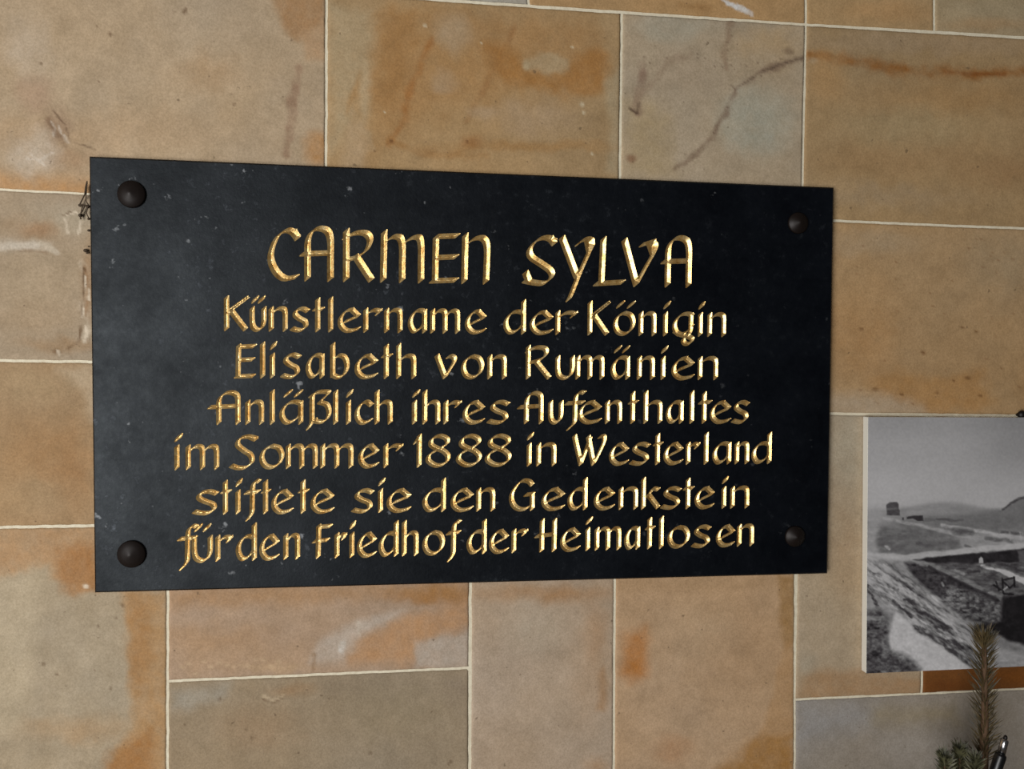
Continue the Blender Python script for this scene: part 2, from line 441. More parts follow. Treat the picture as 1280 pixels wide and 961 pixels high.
# L3
pol(10, [(60, 460), (118, 452), (118, 540), (105, 520), (95, 490)], (190, 166, 134), 9, .85, 7)
ell(10, 30, 480, 50, 24, (176, 148, 110), .8, .5, 12)
ell(10, 55, 560, 60, 40, (164, 122, 78), .8, .6, 14)
ell(10, 85, 600, 30, 40, (166, 120, 74), .8, .5, 12)
ell(10, 30, 620, 60, 28, (172, 142, 104), .8, .5, 14)
# L4
pol(11, [(-40, 655), (125, 655), (120, 735), (95, 737), (85, 735), (58, 722), (56, 705), (20, 712), (-40, 730)], (178, 136, 92), 6, .8, 8)
pol(11, [(70, 682), (120, 680), (120, 732), (98, 738), (70, 735)], (156, 106, 56), 8, .8, 8)
pol(11, [(-40, 720), (10, 714), (40, 708), (55, 722), (55, 745), (35, 770), (32, 830), (25, 910), (-40, 920)], (182, 164, 134), 12, .75, 10)
pol(11, [(150, 735), (212, 735), (212, 1000), (120, 1000), (140, 935), (160, 910), (165, 880), (158, 850), (160, 800), (152, 770)], (172, 132, 86), 5, .9, 7)
pol(11, [(155, 745), (185, 748), (186, 820), (172, 850), (164, 840), (160, 790)], (160, 112, 60), 12, .6, 8)
pol(11, [(130, 945), (190, 910), (200, 1000), (120, 1000)], (156, 106, 54), 10, .8, 8)
ell(11, 95, 910, 70, 18, (176, 140, 98), .9, .5, 12)
ell(11, 102, 730, 4, 3, (226, 214, 190), .8, .9, 2)
for (x, y, r_) in [(119, 780, 2), (142, 770, 2), (65, 840, 2), (115, 834, 1.6), (136, 858, 2.2), (151, 754, 2.6), (48, 827, 3)]: ell(11, x, y, r_, r_, (104, 82, 58), .7, .7, 1)
# B1
ell(14, 300, 825, 110, 20, (182, 144, 104), .8, .5, 14)
ell(14, 260, 800, 80, 18, (176, 134, 90), .9, .5, 12)
ell(14, 540, 745, 60, 12, (158, 108, 56), .8, .9, 6)
pol(14, [(210, 735), (590, 725), (590, 752), (500, 748), (400, 752), (210, 758)], (170, 124, 76), 9, .6, 8)
pol(14, [(420, 830), (450, 800), (500, 775), (590, 750), (590, 780), (530, 800), (515, 828)], (188, 138, 90), 8, .8, 8)
pol(14, [(518, 805), (590, 790), (590, 835), (516, 838)], (182, 164, 142), 5, .85, 6)
pol(14, [(385, 830), (395, 805), (430, 780), (500, 765), (480, 782), (440, 800), (425, 832)], (188, 170, 148), 6, .8, 6)
lne(14, [(446, 795), (444, 780)], 1.5, (206, 190, 164), 3, .7, 3)
lne(14, [(422, 815), (426, 805)], 3, (206, 192, 172), 4, .8, 3)
lne(14, [(390, 820), (388, 838)], 2, (140, 104, 66), 4, .7, 3)
ell(14, 340, 835, 40, 6, (190, 156, 116), .8, .6, 6)
for k in range(14): ell(14, 225+k*9, 832+random.gauss(0, 4), 4, 2.5, (200, 168, 128), .8, .55, 3)
# B2
pol(15, [(212, 860), (285, 852), (280, 868), (230, 885), (212, 885)], (160, 152, 138), 8, .8, 6)
ell(15, 320, 910, 50, 30, (160, 132, 102), .9, .5, 14)
lne(15, [(325, 868), (335, 874), (350, 868)], 2.5, (196, 176, 146), 2, .8, 2)
lne(15, [(325, 873), (338, 877), (352, 870)], 1, (108, 84, 60), 2, .7, 2)
ell(15, 360, 860, 30, 10, (158, 124, 88), .9, .5, 8)
ell(15, 490, 890, 70, 34, (150, 134, 108), .9, .5, 14)
ell(15, 570, 860, 20, 18, (146, 130, 112), .9, .6, 8)
for (x, y, r_) in [(460, 940, 2.6), (564, 950, 3), (561, 953, 2), (303, 911, 2.2), (310, 921, 2), (271, 872, 2.6), (228, 904, 2)]: ell(15, x, y, r_, r_, (102, 82, 60), .7, .7, 1)
# B3
ell(16, 680, 740, 90, 12, (166, 124, 80), .9, .8, 6)
ell(16, 745, 790, 16, 50, (176, 138, 98), .9, .6, 8)
pol(16, [(748, 838), (756, 830), (762, 850), (758, 885), (748, 886)], (154, 112, 66), 5, .85, 4)
ell(16, 665, 780, 40, 34, (176, 158, 130), .9, .6, 10)
ell(16, 735, 850, 22, 60, (182, 150, 114), .9, .5, 10)
ell(16, 745, 955, 20, 12, (174, 136, 96), .9, .6, 8)
# B4
pol(17, [(782, 788), (806, 782), (810, 800), (803, 842), (788, 848), (776, 838), (776, 815)], (178, 112, 46), 9, .9, 6)
pol(17, [(974, 716), (996, 716), (994, 800), (985, 810), (977, 790), (975, 750)], (152, 112, 60), 4, .85, 4)
pol(17, [(982, 800), (996, 795), (996, 920), (940, 930), (952, 905), (968, 870), (974, 830)], (178, 136, 88), 4, .75, 5)
pol(17, [(900, 955), (935, 925), (996, 912), (996, 1010), (860, 1010)], (160, 112, 52), 8, .9, 8)
ell(17, 840, 935, 26, 20, (176, 132, 90), .9, .7, 10)
ell(17, 925, 800, 50, 60, (176, 138, 96), .9, .4, 14)
ell(17, 870, 780, 50, 40, (184, 154, 116), .9, .4, 14)
pol(17, [(770, 725), (975, 720), (975, 730), (770, 738)], (172, 136, 94), 6, .6, 5)
# R2
ell(18, 1080, 300, 60, 18, (170, 152, 122), .9, .6, 12)
ell(18, 1250, 330, 60, 50, (166, 148, 116), .9, .6, 14)
ell(18, 1070, 420, 55, 60, (176, 138, 90), .9, .7, 14)
pol(18, [(1080, 470), (1110, 463), (1150, 475), (1210, 462), (1225, 500), (1200, 515), (1120, 512), (1095, 500)], (174, 132, 78), 9, .75, 10)
pol(18, [(1036, 494), (1080, 490), (1110, 500), (1145, 508), (1145, 524), (1036, 524)], (180, 166, 142), 9, .7, 8)
ell(18, 1290, 480, 30, 40, (160, 118, 66), .9, .6, 10)
for k in range(54):
    ell(18, random.uniform(1060, 1270), min(random.uniform(290, 640), random.uniform(290, 512)), random.uniform(.9, 2.4), random.uniform(.8, 1.6), (128, 92, 56), .8, .6, 1)
for (x, y, r_) in [(1189, 408, 2.2), (1206, 414, 2.6), (1141, 440, 3), (1117, 494, 3), (1086, 487, 4), (1159, 492, 3), (1178, 477, 2.4), (1195, 473, 4), (1210, 495, 3), (1070, 411, 3), (1235, 461, 2)]: ell(18, x, y, r_, r_*.7, (112, 78, 42), .7, .8, 1.5)
# B5
ell(19, 1060, 560, 22, 60, (172, 162, 138), .9, .6, 8)
pol(19, [(998, 862), (1004, 845), (1030, 836), (1080, 842), (1120, 845), (1160, 850), (1160, 880), (996, 880)], (164, 124, 80), 8, .75, 6)
ell(19, 1008, 828, 12, 16, (176, 164, 140), .8, .6, 6)
ell(19, 1055, 690, 18, 60, (172, 144, 108), .9, .6, 8)
# B6
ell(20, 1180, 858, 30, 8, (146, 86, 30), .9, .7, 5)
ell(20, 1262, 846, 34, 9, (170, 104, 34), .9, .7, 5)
# B7
pol(21, [(994, 876), (1085, 880), (1080, 905), (1040, 915), (994, 935)], (150, 147, 138), 14, .8, 8)
pol(21, [(1080, 882), (1180, 878), (1190, 905), (1085, 905)], (146, 132, 100), 10, .7, 8)
ell(21, 1140, 935, 50, 24, (160, 152, 136), .9, .5, 14)

# hue of each block of sandstone relative to the common palette
HUE = {0: (.95, 1, 1.15), 1: (.93, 1, 1.07), 2: (.99, 1.01, 1.0), 3: (.90, .94, 1.03), 18: (.98, .95, .97), 9: (.82, .80, .79), 19: (.98, 1.0, 1.07), 10: (.92, .97, 1.03), 11: (.97, 1, 1.04),
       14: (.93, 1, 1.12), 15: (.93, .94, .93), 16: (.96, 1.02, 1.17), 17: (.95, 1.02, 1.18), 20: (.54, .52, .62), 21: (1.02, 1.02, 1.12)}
def stone_colour(i, base, px, py):
    n1 = fbm(px/150, py/95, 11+i*7, 5); n2 = fbm(px/34, py/26, 5+i*3, 4)
    col = np.zeros(px.shape+(3,)); bl = lin(base)
    warm = np.array([1.10, 1.0, 0.84])
    n3 = fbm(px/9, py/8, 15+i*5, 3)
    v = (1+0.26*n1+0.18*n2+0.10*n3)[..., None]
    w = np.clip(0.5+1.2*fbm(px/120, py/120, 91+i, 4), 0, 1)[..., None]
    col[:] = bl*v*(1+(warm-1)*(w-0.5)*0.8)
    for (kd, j, geo, c, soft, k, warp) in STAINS:
        if j != i: continue
        if kd == 'e':
            x, y, rx, ry, ang = geo; R_ = 1.8*max(rx, ry)+warp*2
            sel = (abs(px-x) < R_) & (abs(py-y) < R_)
        else:
            pts = geo if kd == 'p' else geo[0]; mgn = soft*2+warp*2+(geo[1] if kd == 'l' else 0)
            ax_ = [p[0] for p in pts]; ay_ = [p[1] for p in pts]
            sel = (px > min(ax_)-mgn) & (px < max(ax_)+mgn) & (py > min(ay_)-mgn) & (py < max(ay_)+mgn)
        if not sel.any(): continue
        x0 = px[sel]; y0 = py[sel]
        sx = x0 + 2.2*warp*fbm(x0/22, y0/22, 31, 4); sy = y0 + 2.2*warp*fbm(x0/22, y0/22, 77, 4)
        if kd == 'e':
            x, y, rx, ry, ang = geo
            d = np.hypot((sx-x)/rx, (sy-y)/ry)
            a = 1-sstep(1-soft, 1+soft*0.6, d)
        elif kd == 'p':
            a = 1-sstep(-soft*1.3, soft*1.3, poly_sd(sx, sy, geo))
        else:
            wv = np.clip(0.9+2.6*fbm(x0/13, y0/13, 57+j, 3), 0.05, 2.2)
            a = (1-sstep(geo[1]*0.5*wv, (geo[1]*0.5+soft)*(0.4+0.6*wv), line_dist(sx, sy, geo[0])))*np.clip(0.92+1.9*fbm(x0/16, y0/16, 23+j, 3), 0.15, 1.1)
        a = (a*k*(0.85 if kd == 'p' else 0.95)*(1+0.6*fbm(x0/9, y0/9, 3, 3)))[..., None]
        a = np.clip(a, 0, 1)
        col[sel] = col[sel]*(1-a)+lin(c)*a*(0.94+0.12*(n2[sel]+0.5)[..., None])
    return np.clip(col*np.array(HUE.get(i, (.94, 1, 1.08))), 0.003, 0.95)

GAP = 0.0018
def build_wall():
    V = []; F = []; COL = []; MI = []; base = 0
    for i, (c, q) in enumerate(STONES):
        q = [np.array(p, float) for p in q]
        step = 2.4 if i < N_MAIN else 22.0
        def axis(n0, lo, hi):
            """parameter values: fine where the wall shows, coarse beyond it"""
            L = n0; t = [0.0, 0.0]
            s = 0.0
            while s < L:
                p = lo+(hi-lo)*s/L
                near = -25 < p < (1305 if lo_is_x else 985)
                s += step if near else max(step, 14.0)
                t.append(min(s/L, 1.0))
            if t[-1] < 1: t.append(1.0)
            return np.array(t+[1.0])
        lo_is_x = True
        wpx = max(abs(q[1][0]-q[0][0]), abs(q[2][0]-q[3][0])); us = axis(wpx, q[0][0], q[1][0])
        lo_is_x = False
        hpx = max(abs(q[3][1]-q[0][1]), abs(q[2][1]-q[1][1])); vs = axis(hpx, q[0][1], q[3][1])
        U, Vv = np.meshgrid(us, vs)
        # metric corners, inset by half a joint
        m = [W(*p) for p in q]
        m = [m[0]+np.array([GAP, -GAP]), m[1]+np.array([-GAP, -GAP]), m[2]+np.array([-GAP, GAP]), m[3]+np.array([GAP, GAP])]
        X = (m[0][0]*(1-U)+m[1][0]*U)*(1-Vv)+(m[3][0]*(1-U)+m[2][0]*U)*Vv
        Z = (m[0][1]*(1-U)+m[1][1]*U)*(1-Vv)+(m[3][1]*(1-U)+m[2][1]*U)*Vv
        PX = (q[0][0]*(1-U)+q[1][0]*U)*(1-Vv)+(q[3][0]*(1-U)+q[2][0]*U)*Vv
        PY = (q[0][1]*(1-U)+q[1][1]*U)*(1-Vv)+(q[3][1]*(1-U)+q[2][1]*U)*Vv
        Y = 0.0006+0.0022*(0.5+fbm(PX/60, PY/60, 40+i, 3))*0.6
        e = np.minimum.reduce([X-m[0][0], m[1][0]-X, m[0][1]-Z, Z-m[3][1]])
        # worn arrises: the rim wanders a little and falls back into the joint
        wob = 0.0016*fbm(PX/11, PY/11, 8, 3)
        rim = np.zeros_like(X, bool); rim[0] = rim[-1] = True; rim[:, 0] = rim[:, -1] = True
        inner = np.zeros_like(rim); inner[1] = inner[-2] = True; inner[:, 1] = inner[:, -2] = True
        X = X+np.where(inner | rim, wob, 0); Z = Z+np.where(inner | rim, wob*0.9, 0)
        Y = np.where(rim, 0.012, Y)
        Y = np.where(inner & ~rim, Y+0.0008, Y)
        nr, nc = X.shape
        V.append(np.stack([X, Y, Z], -1).reshape(-1, 3))
        COL.append(stone_colour(i, c, PX, PY).reshape(-1, 3))
        idx = np.arange(nr*nc).reshape(nr, nc)+base
        f = np.stack([idx[:-1, :-1], idx[1:, :-1], idx[1:, 1:], idx[:-1, 1:]], -1).reshape(-1, 4)
        F.append(f); MI.append(np.zeros(len(f), int)); base += nr*nc
    # mortar bed behind the stones, flush to within a millimetre
    xs_ = np.linspace(-2.4, 2.9, 90); zs_ = np.linspace(Z0-1.15, Z0+1.6, 60)
    X, Z = np.meshgrid(xs_, zs_); Y = np.full_like(X, 0.0024)
    idx = np.arange(X.size).reshape(X.shape)+base
    V.append(np.stack([X, Y, Z], -1).reshape(-1, 3)); COL.append(np.ones((X.size, 3))*0.6)
    f = np.stack([idx[:-1, :-1], idx[:-1, 1:], idx[1:, 1:], idx[1:, :-1]], -1).reshape(-1, 4)
    F.append(f); MI.append(np.ones(len(f), int)); base += X.size
    # body of the wall
    x0, x1, z0, z1 = -2.4, 2.9, Z0-1.15, Z0+1.6
    V.append(np.array([[x, y, z] for y in (0.0024, 0.25) for z in (z0, z1) for x in (x0, x1)]))
    COL.append(np.ones((8, 3))*0.5)
    f = np.array([[4, 6, 7, 5], [0, 2, 6, 4], [1, 5, 7, 3], [2, 3, 7, 6], [0, 4, 5, 1]])+base
    F.append(f); MI.append(np.ones(5, int))
    me = np_mesh('wall_back', np.concatenate(V), F, np.concatenate(MI), smooth=True)
    set_colour(me, np.concatenate(COL))
    o = obj('wall_back', me, None, [m_stone, m_mortar]); o['kind'] = 'structure'
build_wall()

# stone ledge along the foot of the wall, just under the picture
LEDGE = Z0-0.66
bm = bmesh.new(); bmesh.ops.create_cube(bm, size=1)
for v in bm.verts: v.co = Vector((0.25+v.co.x*4.6, -0.16+v.co.y*0.32, LEDGE-0.04+v.co.z*0.08))
bmesh.ops.bevel(bm, geom=list(bm.edges), offset=0.006, segments=2, affect='EDGES')
led = bm_obj('trim_1', bm, simple('ledge_stone', (132, 122, 106), 0.8), smooth=False); led['kind'] = 'structure'

# ================================================================== THE PLAQUE
#PLAQUE
PHI = math.radians(40)

def cr(pts, n=7):
    """Catmull-Rom through the points"""
    p = [np.array(a, float) for a in pts]; p = [2*p[0]-p[1]]+p+[2*p[-1]-p[-2]]
    out = []
    for i in range(1, len(p)-2):
        for k in range(n):
            t = k/n
            out.append(0.5*((2*p[i])+(-p[i-1]+p[i+1])*t+(2*p[i-1]-5*p[i]+4*p[i+1]-p[i+2])*t*t+(-p[i-1]+3*p[i]-3*p[i+1]+p[i+2])*t**3))
    out.append(p[-2]); return out
def c_(*pts): return ('c', pts)
def l_(*pts): return ('l', pts)

SLASH = lambda x: ('c', [(x-.04, 1.30), (x+.05, 1.42), (x+.20, 1.50), (x+.10, 1.38), (x-.04, 1.30)])
def arch(x0, x1):
    w = x1-x0
    return c_((x0+.05*w, .74), (x0+.38*w, .95), (x0+.72*w, 1.0), (x0+.94*w, .93), (x1, .74), (x1, .4), (x1, 0))
BOWL = c_((1, .93), (.72, 1.0), (.35, .93), (.05, .62), (.02, .30), (.22, .03), (.5, .04), (.8, .22), (.98, .42))
ECURVE = [l_((.24, .40), (1, .70)), l_((1, .70), (.62, 1.0)), c_((.64, 1.0), (.3, .90), (.03, .58), (.04, .25), (.3, .02), (.62, .0), (1, .10))]
OO = c_((.5, 1.0), (.14, .82), (0, .45), (.16, .1), (.5, 0), (.86, .18), (1, .55), (.84, .9), (.5, 1.0))
SS = c_((1, .90), (.66, 1.0), (.28, .92), (.20, .72), (.45, .55), (.82, .40), (.88, .16), (.6, .0), (.28, .0), (0, .06))
G = {
 'n': [l_((0, 1.0), (0, 0)), arch(0, 1)],
 'm': [l_((0, 1.0), (0, 0)), arch(0, .5), arch(.5, 1)],
 'r': [l_((0, 1.0), (0, 0)), c_((.05, .76), (.4, .94), (.72, .98), (1, .92)), l_((.80, .80), (1, .98))],
 'u': [c_((0, 1), (0, .4), (.12, .1), (.48, -.02), (.84, .1), (1, .42), (1, 1))],
 'ü': [c_((0, 1), (0, .4), (.12, .1), (.48, -.02), (.84, .1), (1, .42), (1, 1)), SLASH(.18), SLASH(.72)],
 'a': [BOWL, l_((1, .98), (1, 0))],
 'ä': [BOWL, l_((1, .98), (1, 0)), SLASH(.25), SLASH(.80)],
 'd': [BOWL, l_((1, 1.5), (1, 0))],
 'g': [BOWL, l_((.92, .98), (.90, .22)), c_((.02, .16), (.35, .0), (.8, -.10), (1, -.22), (.86, -.42), (.6, -.42), (.5, -.22), (.8, -.02), (.9, .2))],
 'o': [OO], 'ö': [OO, SLASH(.2), SLASH(.8)],
 'e': ECURVE, 's': [SS],
 't': [l_((.40, 1.45), (.40, 0)), l_((0, .98), (1, 1.0))],
 'l': [l_((.6, 1.5), (.6, 0))],
 'i': [l_((.30, 1.0), (.30, 0)), c_((.30, 1.30), (.60, 1.44), (1.0, 1.52), (.68, 1.36), (.30, 1.30))],
 'b': [l_((0, 1.5), (0, .05)), c_((.03, .78), (.4, .98), (.8, .92), (1, .62), (.95, .3), (.7, .05), (.35, -.02), (0, .08))],
 'h': [l_((0, 1.5), (0, 0)), arch(0, 1)],
 'v': [l_((0, 1.02), (.46, 0)), c_((.46, 0), (.72, .36), (.96, .70), (.98, .9), (.80, 1.0), (.62, .95))],
 'c': [c_((1, .84), (.70, 1.0), (.35, .92), (.05, .62), (.02, .30), (.25, .03), (.58, .0), (.95, .12))],
 'f': [c_((1, 1.46), (.78, 1.48), (.58, 1.32), (.52, 1.0), (.5, .3), (.46, -.05), (.16, -.34)), l_((.05, .93), (.95, .98))],
 'ß': [c_((.2, 1.28), (.18, .9), (.18, .3), (.16, 0), (0, -.28)), c_((.12, 1.28), (.45, 1.46), (.95, 1.46), (.72, 1.18), (.52, .98)), c_((.52, .98), (.84, .88), (.97, .6), (.93, .28), (.7, .05), (.38, .06), (.32, .16))],
 'k': [l_((0, 1.5), (0, 0)), c_((.08, .52), (.45, .78), (.62, .98), (.95, .94)), l_((.36, .64), (.95, .02))],
 'K': [l_((.05, 1.48), (.05, 0)), l_((.94, 1.48), (.10, .86)), l_((1, 1.42), (.16, .78)), l_((.28, .84), (.92, 0))],
 'E': [l_((.14, 1.40), (.10, 0)), l_((.16, 1.34), (1, 1.38)), l_((.16, .74), (.92, .78)), l_((0, .0), (.95, .03))],
 'R': [l_((.05, 1.48), (.05, 0)), c_((.0, 1.26), (.4, 1.44), (.8, 1.40), (.86, 1.14), (.62, .88), (.12, .70)), l_((.42, .76), (1, 0))],
 'A': [c_((.32, 0), (.32, .6), (.34, 1.1), (.50, 1.36), (.74, 1.44), (.96, 1.32), (1, 1.0), (1, .5), (1, 0)), l_((0, .74), (.96, .80))],
 'S': [c_((1, 1.36), (.66, 1.44), (.34, 1.34), (.26, 1.06), (.5, .80), (.78, .58), (.84, .26), (.6, .02), (.3, -.02), (0, .08)), l_((.8, 1.4), (1, 1.3))],
 'W': [l_((0, 1.42), (.22, 0)), l_((.22, 0), (.52, 1.28)), l_((.46, 1.38), (.64, 0)), c_((.64, 0), (.84, .6), (.99, 1.16), (.96, 1.40), (.84, 1.36))],
 'G': [c_((.95, 1.22), (.78, 1.40), (.45, 1.40), (.12, 1.0), (.0, .6), (.12, .2), (.4, 0), (.7, .04), (.95, .26)), l_((.96, .78), (.96, 0)), l_((.66, .72), (1, .76))],
 'F': [l_((.28, 1.40), (.24, 0)), l_((.26, 1.34), (1, 1.38)), l_((0, .70), (.82, .76))],
 'H': [l_((.30, 1.48), (.28, 0)), l_((.98, 1.48), (.96, 0)), l_((0, .70), (.95, .78))],
 '1': [l_((.8, 1.46), (.78, 0)), l_((0, 1.12), (.7, 1.38))],
 '8': [c_((.52, .80), (.16, 1.0), (.18, 1.28), (.55, 1.44), (.92, 1.30), (.92, 1.04), (.52, .80), (.08, .54), (.02, .24), (.42, .0), (.86, .12), (1, .42), (.80, .68), (.52, .80))],
}
CAP = {   # first line, height 1
 'C': [c_((1, .86), (.80, .98), (.55, .99), (.25, .84), (.06, .56), (.06, .34), (.25, .12), (.55, .0), (.96, .04)), l_((.86, .98), (1, .84))],
 'A': [c_((.18, 0), (.18, .5), (.20, .82), (.36, 1.0), (.62, 1.06), (.90, 1.0), (1, .80), (1, .4), (1, 0)), l_((0, .52), (.96, .55))],
 'R': [l_((.05, 1.03), (.05, 0)), c_((.0, .88), (.40, .98), (.78, .98), (.95, .84), (.80, .62), (.45, .48), (.10, .42)), l_((.40, .50), (1, 0))],
 'M': [l_((.06, 1.02), (.04, 0)), c_((.08, .80), (.28, .92), (.46, .90), (.52, .72), (.52, .4), (.52, 0)), c_((.54, .78), (.74, .90), (.94, .92), (1, .74), (1, .4), (1, 0))],
 'E': [l_((.15, .94), (.12, 0)), l_((.16, .95), (1, .98)), l_((.16, .50), (.96, .53)), l_((0, .0), (.96, .03))],
 'N': [l_((.08, 1.0), (.05, 0)), c_((.10, .78), (.45, .92), (.82, .94), (1, .78), (1, .4), (.97, 0))],
 'S': [c_((1, .92), (.72, .99), (.40, .92), (.16, .72), (.22, .56), (.55, .42), (.86, .28), (.92, .14), (.68, .0), (.36, .0), (0, .04)), l_((.86, .99), (1, .86)), l_((.02, .22), (.14, .04))],
 'Y': [l_((0, 1.0), (.50, .16)), c_((1, .82), (.92, .72), (.58, .20), (.34, -.22), (.24, -.36)), c_((.52, .86), (.75, .97), (.96, .96), (1, .84)), l_((.84, .96), (.92, .72))],
 'L': [l_((.26, 1.0), (.20, .02)), l_((0, 0), (1, .05))],
 'V': [l_((0, .98), (.40, .0)), c_((.40, .0), (.72, .42), (.94, .70), (1, .86), (.90, .96)), l_((.56, .88), (.94, .97)), l_((.80, .94), (.93, .70))],
}
# each line: text, ink extents of every letter across the stone, baseline and x-height lines as (x,y),(x,y)
LINES = [
 ('CARMENSYLVA', [(333, 376), (374, 417), (427, 468), (473, 530), (536, 575), (575, 612), (652, 696), (698, 743), (741, 782), (776, 822), (825, 864)],
  ((350, 350.5), (850, 359)), ((350, 285), (850, 298)), 8.4, CAP),
 ('KünstlernamederKönigin', [(278.6, 312), (312, 333), (335.7, 359.6), (362, 387.5), (390, 406), (409, 417), (422, 451), (454, 478), (480, 503), (509.7, 533.6), (537.5, 574.7), (581, 608),
   (629, 657), (662, 691.5), (694, 722), (733, 763), (766, 794), (798, 820), (827, 838), (840, 868), (871, 881), (884, 907)],
  ((300, 413.5), (890, 420.5)), ((330, 383), (890, 390.5)), 6.1, G),
 ('ElisabethvonRumänien', [(292, 321), (324, 332), (336, 346.5), (350, 377), (382, 405.5), (412.7, 436.6), (443, 472.5), (476, 491), (495, 520), (543, 571), (576, 605), (609, 633),
   (655.7, 689), (694, 718), (719, 755), (763, 787), (796, 818), (824, 835), (839, 868), (872, 897)],
  ((300, 472.5), (880, 474.5)), ((400, 441.5), (880, 445.5)), 6.1, G),
 ('AnläßlichihresAufenthaltes', [(259, 300.6), (306.5, 330), (334.7, 345), (349, 379), (382, 415), (415.5, 423), (431, 441.6), (443, 467), (468, 490.6), (513, 525), (527.7, 550), (554, 577), (578, 606), (608, 637.5),
   (646, 679), (685, 704), (704, 732.5), (722, 752), (756, 777), (784.5, 798), (804, 827.5), (832, 854), (859.5, 868.5), (872, 890), (887, 913.6), (913.6, 937)],
  ((270, 530.5), (930, 529)), ((360, 500), (925, 500.5)), 6.1, G),
 ('imSommer1888inWesterland', [(216, 229), (232, 274), (286, 323), (324, 355.5), (357, 397), (400, 441.6), (447.5, 474), (479, 504), (516, 528), (532, 563), (570, 602), (606, 639),
   (657, 667), (670, 695), (714.7, 758), (761, 786), (786, 813), (815.6, 829), (829, 854), (857, 875), (878, 886), (890, 913.6), (918, 936), (939, 964)],
  ((230, 587), (950, 579.5)), ((260, 555.5), (920, 552)), 6.1, G),
 ('stiftetesiedenGedenkstein', [(239.7, 274), (275, 290), (293, 303.5), (303.5, 327), (326, 339), (339, 367), (372, 387), (388, 418), (438.6, 468), (471, 481.7), (483, 514), (527.7, 557), (563, 592), (595, 618.6),
   (636, 669), (676.5, 706), (709, 734), (742, 768.5), (773, 797), (801, 826), (825, 851.7), (853, 868), (868, 893), (900.6, 910), (912.5, 936)],
  ((250, 643), (930, 635)), ((260, 612), (930, 607.5)), 6.1, G),
 ('fürdenFriedhofderHeimatlosen', [(220, 248.6), (239.7, 266), (269, 291.6), (294.6, 321), (324, 349.5), (354, 375), (389.6, 416), (418, 434), (435.6, 445), (446, 471), (473, 498), (502, 523), (527.7, 556), (556, 577),
   (583, 608), (611, 636), (639, 660), (667.6, 696), (700, 725.5), (730, 740.5), (743, 776), (780, 799.7), (805.6, 819), (822, 830), (834, 862), (863.5, 889), (894.7, 918.5), (921, 942)],
  ((240, 702.5), (930, 682.5)), ((250, 669), (930, 655)), 6.1, G),
]
LINE_TEXT = ['CARMEN SYLVA', 'Künstlername der Königin', 'Elisabeth von Rumänien', 'Anläßlich ihres Aufenthaltes', 'im Sommer 1888 in Westerland', 'stiftete sie den Gedenkstein', 'für den Friedhof der Heimatlosen']
RND = 0.0009                                # rounding of the chisel
YF = -TP                                    # front face of the plaque
H_ = 0.0007                                 # cutting grid
TANV = 0.52                                 # slope of the V cut

corner = [W(111, 195, YF), W(1043, 234, YF), W(1035, 717, YF), W(118, 741, YF)]   # TL TR BR BL
a0 = W(200, 715, YF); a1 = W(985, 268, YF)
GX0, GZ0 = min(W(200, 715, YF)[0], W(200, 268, YF)[0]), W(200, 718, YF)[1]
GX1, GZ1 = W(982, 268, YF)[0], W(330, 262, YF)[1]
NX = int((GX1-GX0)/H_)+1; NZ = int((GZ1-GZ0)/H_)+1
gx = GX0+np.arange(NX)*H_; gz = GZ0+np.arange(NZ)*H_

def strokes_px(ch, ext, base, xh, nib, table):
    """metric strokes of one letter: list of polylines, nib width in metres"""
    xm = (ext[0]+ext[1])/2
    by = base[0][1]+(base[1][1]-base[0][1])*(xm-base[0][0])/(base[1][0]-base[0][0])
    ty = xh[0][1]+(xh[1][1]-xh[0][1])*(xm-xh[0][0])/(xh[1][0]-xh[0][0])
    L = W(ext[0], by, YF); R = W(ext[1], by, YF); T = W(xm, ty, YF); Bm = W(xm, by, YF)
    w = nib*0.00107
    hw = w/2*math.cos(PHI)+RND*.8; hv = w/2*math.sin(PHI)*0.75+RND*.7
    x0 = L[0]+hw; x1 = R[0]-hw
    z0 = Bm[1]+hv; hgt = (T[1]-Bm[1])-2*hv
    out = []
    for kd, pts in table[ch]:
        P = cr(pts) if kd == 'c' else [np.array(p, float) for p in pts]
        out.append([np.array([x0+p[0]*(x1-x0), z0+p[1]*hgt]) for p in P])
    return out, w

def letter_field(strokes, w, X, Z):
    h = np.array([math.cos(PHI), math.sin(PHI)])*w/2
    best = np.full(X.shape, 1.0)
    for P in strokes:
        for p, q in zip(P[:-1], P[1:]):
            quad = [p-h, p+h, q+h, q-h]
            ar = 0.0
            for i in range(4):
                a, b2 = quad[i], quad[(i+1) % 4]; ar += a[0]*b2[1]-a[1]*b2[0]
            if ar < 0: quad = quad[::-1]
            d = None; ins = np.ones(X.shape, bool)
            for i in range(4):
                a, b2 = quad[i], quad[(i+1) % 4]
                e = seg_dist(X, Z, a[0], a[1], b2[0], b2[1]); d = e if d is None else np.minimum(d, e)
                ins &= ((b2[0]-a[0])*(Z-a[1])-(b2[1]-a[1])*(X-a[0])) >= 0
            if abs(ar) < 1e-10: ins[:] = False
            best = np.minimum(best, np.where(ins, -d, d))
    return -(best-RND)                   # >0 inside

def clip_tris(S, sign):
    """marching triangles on a field patch: triangles (in grid units i=x, j=z) where sign*S > 0, cut at zero; only mixed cells when sign<0"""
    s = S*sign
    nz, nx = s.shape
    j, i = np.meshgrid(np.arange(nz-1), np.arange(nx-1), indexing='ij')
    c = np.stack([s[:-1, :-1], s[:-1, 1:], s[1:, 1:], s[1:, :-1]], -1)
    pos = (c > 0).sum(-1)
    return c, pos, i, j

